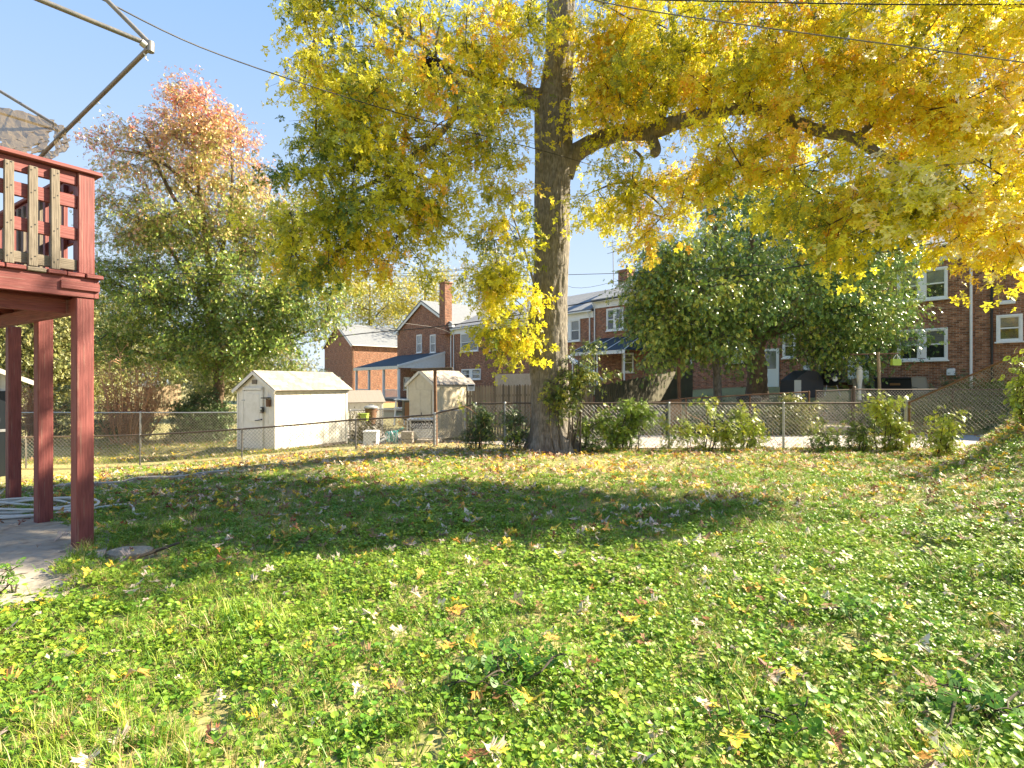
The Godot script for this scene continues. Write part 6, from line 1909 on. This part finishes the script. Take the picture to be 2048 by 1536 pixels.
# ------------------------------------------------------------------ overhead wires
func wires() -> void:
	var list := [
		["black service cable sloping from the upper left across the maple trunk", [[195, -6, 5.5], [400, 94, 6.8], [640, 178, 8.2], [860, 244, 9.8], [1080, 300, 11.2], [1200, 335, 12.6], [1330, 372, 15.0], [1450, 405, 19.0]], .008, "cable"],
		["grey cable sloping to the right edge through the upper right leaves", [[1150, -8, 7.5], [1300, 22, 7.5], [1600, 65, 7.4], [1850, 98, 7.3], [2100, 132, 7.2]], .008, "cable_grey"],
		["black wire along the top edge of the picture", [[1180, -4, 8.0], [1500, 4, 8.0], [1800, 9, 7.9], [2100, 8, 7.8]], .010, "cable"],
		["thin black wire crossing level behind the trunk", [[180, 540, 17.5], [400, 548, 17.5], [640, 551, 17.5], [900, 552, 17.5], [1060, 551, 17.5], [1300, 544, 17.5], [1560, 528, 17.5], [1800, 505, 17.5], [2100, 470, 17.5]], .009, "cable"],
		["thick black cable rising from the sheds to the green tree", [[560, 695, 24.0], [700, 670, 23.0], [860, 655, 22.0], [1000, 636, 21.0], [1140, 611, 20.0], [1300, 584, 19.0], [1480, 552, 18.2], [1700, 515, 17.5], [1900, 482, 17.2], [2100, 452, 17.0]], .02, "cable"],
		["thin wire rising left to right through the sky gap by the trunk", [[860, 545, 22.0], [1060, 528, 21.0], [1145, 575, 20.5], [1260, 556, 20.0], [1400, 524, 19.0], [1560, 488, 18.0], [1700, 470, 17.0]], .006, "cable"],
		["thin pale wire in front of the red-tipped tree", [[210, 575, 18.0], [330, 590, 18.4], [480, 606, 19.0], [640, 640, 20.0], [760, 660, 22.0]], .006, "cable_grey"],
		["second thin black wire high in front of the red-tipped tree", [[190, 520, 17.0], [330, 528, 17.0], [500, 540, 17.0], [700, 549, 17.2], [860, 545, 17.5], [1060, 530, 17.8]], .006, "cable"],
		["pale wire slanting down to the gabled house wall", [[660, 620, 34.0], [760, 640, 36.0], [870, 655, 40.0], [905, 668, 45.0]], .014, "cable_grey"]]
	for q in list:
		var raw: Array = q[1]
		var c := Curve3D.new()
		var o := P(raw[0][0], raw[0][1], raw[0][2])
		for i in raw.size():
			var p := P(raw[i][0], raw[i][1], raw[i][2])
			var a := P(raw[maxi(i - 1, 0)][0], raw[maxi(i - 1, 0)][1], raw[maxi(i - 1, 0)][2])
			var b := P(raw[mini(i + 1, raw.size() - 1)][0], raw[mini(i + 1, raw.size() - 1)][1], raw[mini(i + 1, raw.size() - 1)][2])
			c.add_point(p - o, (a - b) / 6.0, (b - a) / 6.0)
		var pts := PackedVector3Array()
		for i in raw.size() - 1:
			for k in 6: pts.append(c.sample(i, k / 6.0))
		pts.append(c.sample(raw.size() - 2, 1.0))
		var m := MB.new()
		m.tube(pts, PackedFloat32Array([q[2]]), 6)
		var w := part(self, "overhead_wire", m.done(), M[q[3]], Transform3D(Basis(), o))
		tag(w, q[0], "wire", "overhead wires")

# ------------------------------------------------------------------ what covers the ground
func sprig(sd: int, leaves: int, reach: float, size: float) -> ArrayMesh:
	var r := RandomNumberGenerator.new()
	r.seed = sd
	var b := MB.new()
	for i in leaves:
		var a := r.randf() * TAU
		var d := Vector3(cos(a), 0, sin(a))
		var at := d * reach * sqrt(r.randf()) + Vector3(0, r.randf_range(.012, .055), 0)
		var n := (Vector3.UP + Vector3(r.randfn(), 0, r.randfn()) * .38).normalized()
		var tip := d.rotated(Vector3.UP, r.randf_range(-1.2, 1.2))
		tip = (tip - n * tip.dot(n)).normalized()
		var x := tip.cross(n)
		var s := size * r.randf_range(.6, 1.25)
		b.tint = Color.WHITE.lerp(Color(1.35, 1.2, .7), r.randf() * .6) * r.randf_range(.7, 1.15)
		var ring := []
		for p in [Vector2(0, .14), Vector2(.3, -.08), Vector2(.52, .22), Vector2(.47, .62), Vector2(.24, .9), Vector2(0, .93), Vector2(-.24, .9), Vector2(-.47, .62), Vector2(-.52, .22), Vector2(-.3, -.08)]:
			ring.append(at + x * p.x * s + tip * p.y * s + n * (.10 * s * (p.x * p.x * 4.0) - .06 * s * p.y))
		var mid := at + tip * .42 * s - n * .02 * s
		for k in 10: b.flat(mid, ring[k], ring[(k + 1) % 10], n)
		b.bar(Vector3(at.x * .4, 0, at.z * .4), at + tip * .1 * s, .0022, .0022)
	return b.done()

func tuft(sd: int, blades: int, h: float, spread: float) -> ArrayMesh:
	var r := RandomNumberGenerator.new()
	r.seed = sd
	var b := MB.new()
	for i in blades:
		var a := r.randf() * TAU
		var d := Vector3(cos(a), 0, sin(a))
		var o := Vector3(r.randfn(), 0, r.randfn()) * spread * .25
		var len := h * r.randf_range(.5, 1.2)
		var bend := r.randf_range(.25, 1.0)
		var side := d.cross(Vector3.UP) * r.randf_range(.0016, .0028)
		b.tint = Color.WHITE.lerp(Color(1.5, 1.25, .7), r.randf() * .7) * r.randf_range(.7, 1.2)
		var prev := o
		for k in 3:
			var t := (k + 1) / 3.0
			var p := o + d * len * bend * t * t * .75 + Vector3(0, len * t * (1.0 - .38 * bend * t), 0)
			var w0 := side * (1.0 - k / 3.0)
			var w1 := side * (1.0 - (k + 1) / 3.0)
			b.flat(prev - w0, prev + w0, p + w1, Vector3.UP * .6 + d)
			if k < 2: b.flat(prev - w0, p + w1, p - w1, Vector3.UP * .6 + d)
			prev = p
	return b.done()

func ground_cover() -> void:
	var r := RandomNumberGenerator.new()
	r.seed = 21
	var sprigs := [sprig(1, 11, .085, .023), sprig(2, 8, .08, .033), sprig(3, 14, .09, .018)]
	var tufts := [tuft(4, 10, .10, .05), tuft(5, 9, .15, .06), tuft(6, 12, .075, .05)]
	var fs := [Foli.new(), Foli.new(), Foli.new()]
	var ft := [Foli.new(), Foli.new(), Foli.new()]
	var litter := []
	var lush := FastNoiseLite.new()
	lush.seed = 33
	lush.frequency = .22
	# strips of depth: [from, to, sprigs per m2, tufts per m2, fallen leaves per m2]
	for q in [[1.7, 3.2, 400, 620, 30], [3.2, 5.0, 320, 520, 34], [5.0, 7.0, 240, 380, 62], [7.0, 9.5, 130, 220, 95], [9.5, 13.1, 80, 140, 115]]:
		var d0: float = q[0]
		var d1: float = q[1]
		var area := .95 * (d1 * d1 - d0 * d0) + 1.2 * (d1 - d0)
		for kind in 3:
			for i in int(area * float(q[2 + kind])):
				var d := lerpf(d0, d1, r.randf())
				var half := .95 * d + .6
				# even over the strip: reject towards its narrow end
				if r.randf() > half / (.95 * d1 + .6): continue
				var x := r.randf_range(-half, half)
				if x < -9.8 and d > 11.0: continue
				var hard := on_hard(x, d)
				if hard and (kind < 2 or r.randf() > .25): continue
				var lift := .03 if d < 7.0 and on_hard(x - .5, d) else 0.0
				if d > 8.9 and d < 10.6 and kind < 2 and absf((x + 8.0) / 2.7 - (d - 9.3)) < .12 and x < -5.2 and x > -8.1: continue
				if Vector2(x - base_x(), d - 12.8).length() < .62: continue
				if kind < 2 and Vector2((x + 3.46) * .75, d - 4.95).length() < .2: continue
				var u := lush.get_noise_2d(x, d)
				var g := G(x, d) + Vector3(0, lift, 0)
				var yaw := r.randf() * TAU
				var fwd := Vector3(cos(yaw), 0, sin(yaw))
				var up := Vector3(r.randfn() * .08, 1, r.randfn() * .08)
				var bare := ss(8.2, 11.0, d) * (1.0 - ss(3.0, 6.0, x)) * .55
				if kind == 0:
					if r.randf() < .30 + bare - u * .9 - (.2 if x > 2.0 else 0.0): continue
					var c := Color(.10, .27, .03).lerp(Color(.35, .47, .05), clampf(r.randf() * .7 + u * .4 + .15, 0, 1)) * r.randf_range(.8, 1.25)
					(fs[[0, 0, 1, 2, 2][r.randi() % 5] if u < .25 else 1] as Foli).add(g, fwd, up, r.randf_range(.75, 1.3), c)
					# the sprig meshes stand on y; Foli turns y to the tip, so swap below
				elif kind == 1:
					if r.randf() < .25 + bare * .6 + u * .7: continue
					var c := Color(.10, .26, .025).lerp(Color(.35, .45, .05), r.randf()).lerp(Color(.56, .45, .22), 1.0 if r.randf() < .2 else 0.0) * r.randf_range(.8, 1.3)
					var big := 1.2 if patch.get_noise_2d(x * 1.3, d * 1.3) > .3 else .75
					(ft[r.randi() % 3] as Foli).add(g, fwd, up, r.randf_range(.7, 1.3) * big, c)
				else:
					var heap := .5 + patch.get_noise_2d(x * 1.1 + 40.0, d * 1.1)
					if r.randf() > clampf(heap + .25, .15, 1.0): continue
					litter.append([g + Vector3(0, r.randf_range(.02, .07) * (1.0 if not hard else .6), 0), fwd, up + Vector3(r.randfn(), 0, r.randfn()) * .16, lerpf(.04, .118, pow(r.randf(), 1.5)), r.randf(), x, d])
	# lawns beyond the fences
	for q in [[-13.0, -5.5, 14.0, 17.2, 2600], [-16.0, -6.0, 17.3, 20.0, 1800], [8.0, 17.0, 17.2, 21.0, 3600], [9.8, 13.0, 8.5, 12.6, 1500], [-6.0, 1.0, 17.5, 21.0, 900]]:
		for i in int(q[4]):
			var x := r.randf_range(q[0], q[1])
			var d := r.randf_range(q[2], q[3])
			var yaw := r.randf() * TAU
			var c := Color(.12, .20, .03).lerp(Color(.34, .33, .08), r.randf())
			(ft[r.randi() % 3] as Foli).add(G(x, d), Vector3(cos(yaw), 0, sin(yaw)), Vector3(r.randfn() * .1, 1, r.randfn() * .1), r.randf_range(1.0, 1.7), c)
			if i % 5 == 0: litter.append([G(x, d) + Vector3(0, .06, 0), Vector3(sin(yaw), 0, cos(yaw)), Vector3(r.randfn() * .4, 1, r.randfn() * .4), r.randf_range(.06, .12), r.randf(), x, d])
	for i in 1900:      # leaves under the trees across the alley
		var x := r.randf_range(1.5, 13.0)
		var d := r.randf_range(16.6, 20.5)
		litter.append([G(x, d) + Vector3(0, .04, 0), Vector3(r.randfn(), 0, r.randfn()), Vector3(r.randfn() * .4, 1, r.randfn() * .4), r.randf_range(.06, .12), r.randf(), x, d])
	for i in 1100:      # leaves blown onto the alley
		var x := r.randf_range(-4.0, 16.0)
		var d := r.randf_range(13.1, 17.6)
		if x > 3.0 and d > 13.7 and d < 16.1 and r.randf() < .8: continue
		litter.append([G(x, d) + Vector3(0, .035, 0), Vector3(r.randfn(), 0, r.randfn()), Vector3(r.randfn() * .3, 1, r.randfn() * .3), r.randf_range(.06, .12), r.randf(), x, d])
	for k in 3:
		var o := copies(self, ["clover_cover", "violet_cover", "creeping_cover"][k], upright(fs[k]), sprigs[k], M.cover_leaf)
		tag(o, ["small round-leaved clover plants matting the lawn", "larger heart-leaved plants spread through the lawn", "tiny-leaved creeping plants filling the lawn"][k], "ground cover")
		o = copies(self, ["short_grass", "long_grass", "fine_grass"][k], upright(ft[k]), tufts[k], M.grass_blade)
		tag(o, ["short green grass tufts scattered over the lawn", "long arching grass blades in clumps on the lawn", "fine low grass between the clover"][k], "grass")
	fallen(litter)

func base_x() -> float: return (1105.0 - 1024.0) / F * 12.8

# the plants of these meshes stand along y: turn tip and normal round
func upright(f: Foli) -> Foli:
	var b := f.buf
	for i in f.count:
		var o := i * 16
		for k in 3:
			var y := b[o + k * 4 + 1]
			b[o + k * 4 + 1] = b[o + k * 4 + 2]
			b[o + k * 4 + 2] = -y
	f.buf = b
	return f

func fallen(litter: Array) -> void:
	var kinds := [["pale tan", Color(.62, .50, .37)], ["bright yellow", Color(.78, .52, .03)], ["orange", Color(.60, .27, .05)], ["brown", Color(.23, .11, .05)], ["pinkish tan", Color(.54, .40, .33)], ["dark red-brown", Color(.22, .06, .03)]]
	var shapes := [leaf_mesh(MAPLE, .12, .10, .25, .45), leaf_mesh(MAPLE, .75, .35, .1, .45), leaf_mesh(MAPLE, -.3, -.5, -.6, .45), leaf_mesh(MAPLE, .25, .7, 1.1, .45)]
	var order := []
	for i in litter.size():
		var q: Array = litter[i]
		var w: Vector3 = q[0]
		var d := -w.z
		var px := 1024.0 + w.x / d * F
		var py := 768.0 - (w.y - EYE) / d * F
		order.append([d / float(q[3]) if px > 5 and px < 2043 and py < 1530 else 1e9, i, px, py])
	order.sort_custom(func(a, b): return a[0] < b[0])
	var f := [Foli.new(), Foli.new(), Foli.new(), Foli.new()]
	var mats := []
	for k in kinds:
		var m := StandardMaterial3D.new()
		m.resource_name = "fallen_leaf"
		m.albedo_color = (k[1] as Color).linear_to_srgb()
		m.roughness = .7
		m.backlight_enabled = true
		m.backlight = Color(.5, .5, .5)
		mats.append(m)
	var forms := ["flat", "folded", "upturned", "curled"]
	var n := 0
	for e in order:
		var q: Array = litter[e[1]]
		var t: float = q[4]
		var k := 0 if t < .25 else 1 if t < .46 else 2 if t < .56 else 3 if t < .78 else 4 if t < .93 else 5
		var s := int(fmod(t * 97.0, 4.0))
		if n < 300:
			var y: Vector3 = (q[1] as Vector3).normalized()
			var z: Vector3 = q[2]
			z = (z - y * z.dot(y)).normalized()
			var sz: float = q[3]
			var o := part(self, "fallen_leaf", shapes[s], mats[k], Transform3D(Basis(y.cross(z) * sz, y * sz, z * sz), q[0]))
			var side := "far left" if e[2] < 410 else "left" if e[2] < 820 else "middle" if e[2] < 1230 else "right" if e[2] < 1640 else "far right"
			var row := "front edge" if e[3] > 1380 else "lower part" if e[3] > 1220 else "centre" if e[3] > 1060 else "upper part"
			var size := "large" if sz > .1 else "small" if sz < .075 else "middling"
			var tipw := ("tip right" if y.x > 0 else "tip left") if absf(y.x) > absf(y.z) else ("tip nearest" if y.z > 0 else "tip farthest")
			tag(o, "%s %s %s fallen maple leaf, %s of the lawn's %s, %s" % [size, forms[s], kinds[k][0], side, row, tipw], "leaf", "fallen maple leaves on the lawn")
			n += 1
		else:
			var c: Color = kinds[k][1]
			var v := .8 + .4 * fmod(t * 31.0, 1.0)
			(f[s] as Foli).add(q[0], q[1], q[2], q[3], Color(c.r * v, c.g * v, c.b * v))
	for s in 4:
		var o := copies(self, ["leaf_litter", "folded_leaf_litter", "upturned_leaf_litter", "curled_leaf_litter"][s], f[s], shapes[s], M.litter_leaf)
		tag(o, "%s dry maple leaves scattered over the lawn and the alley" % forms[s], "leaf litter")
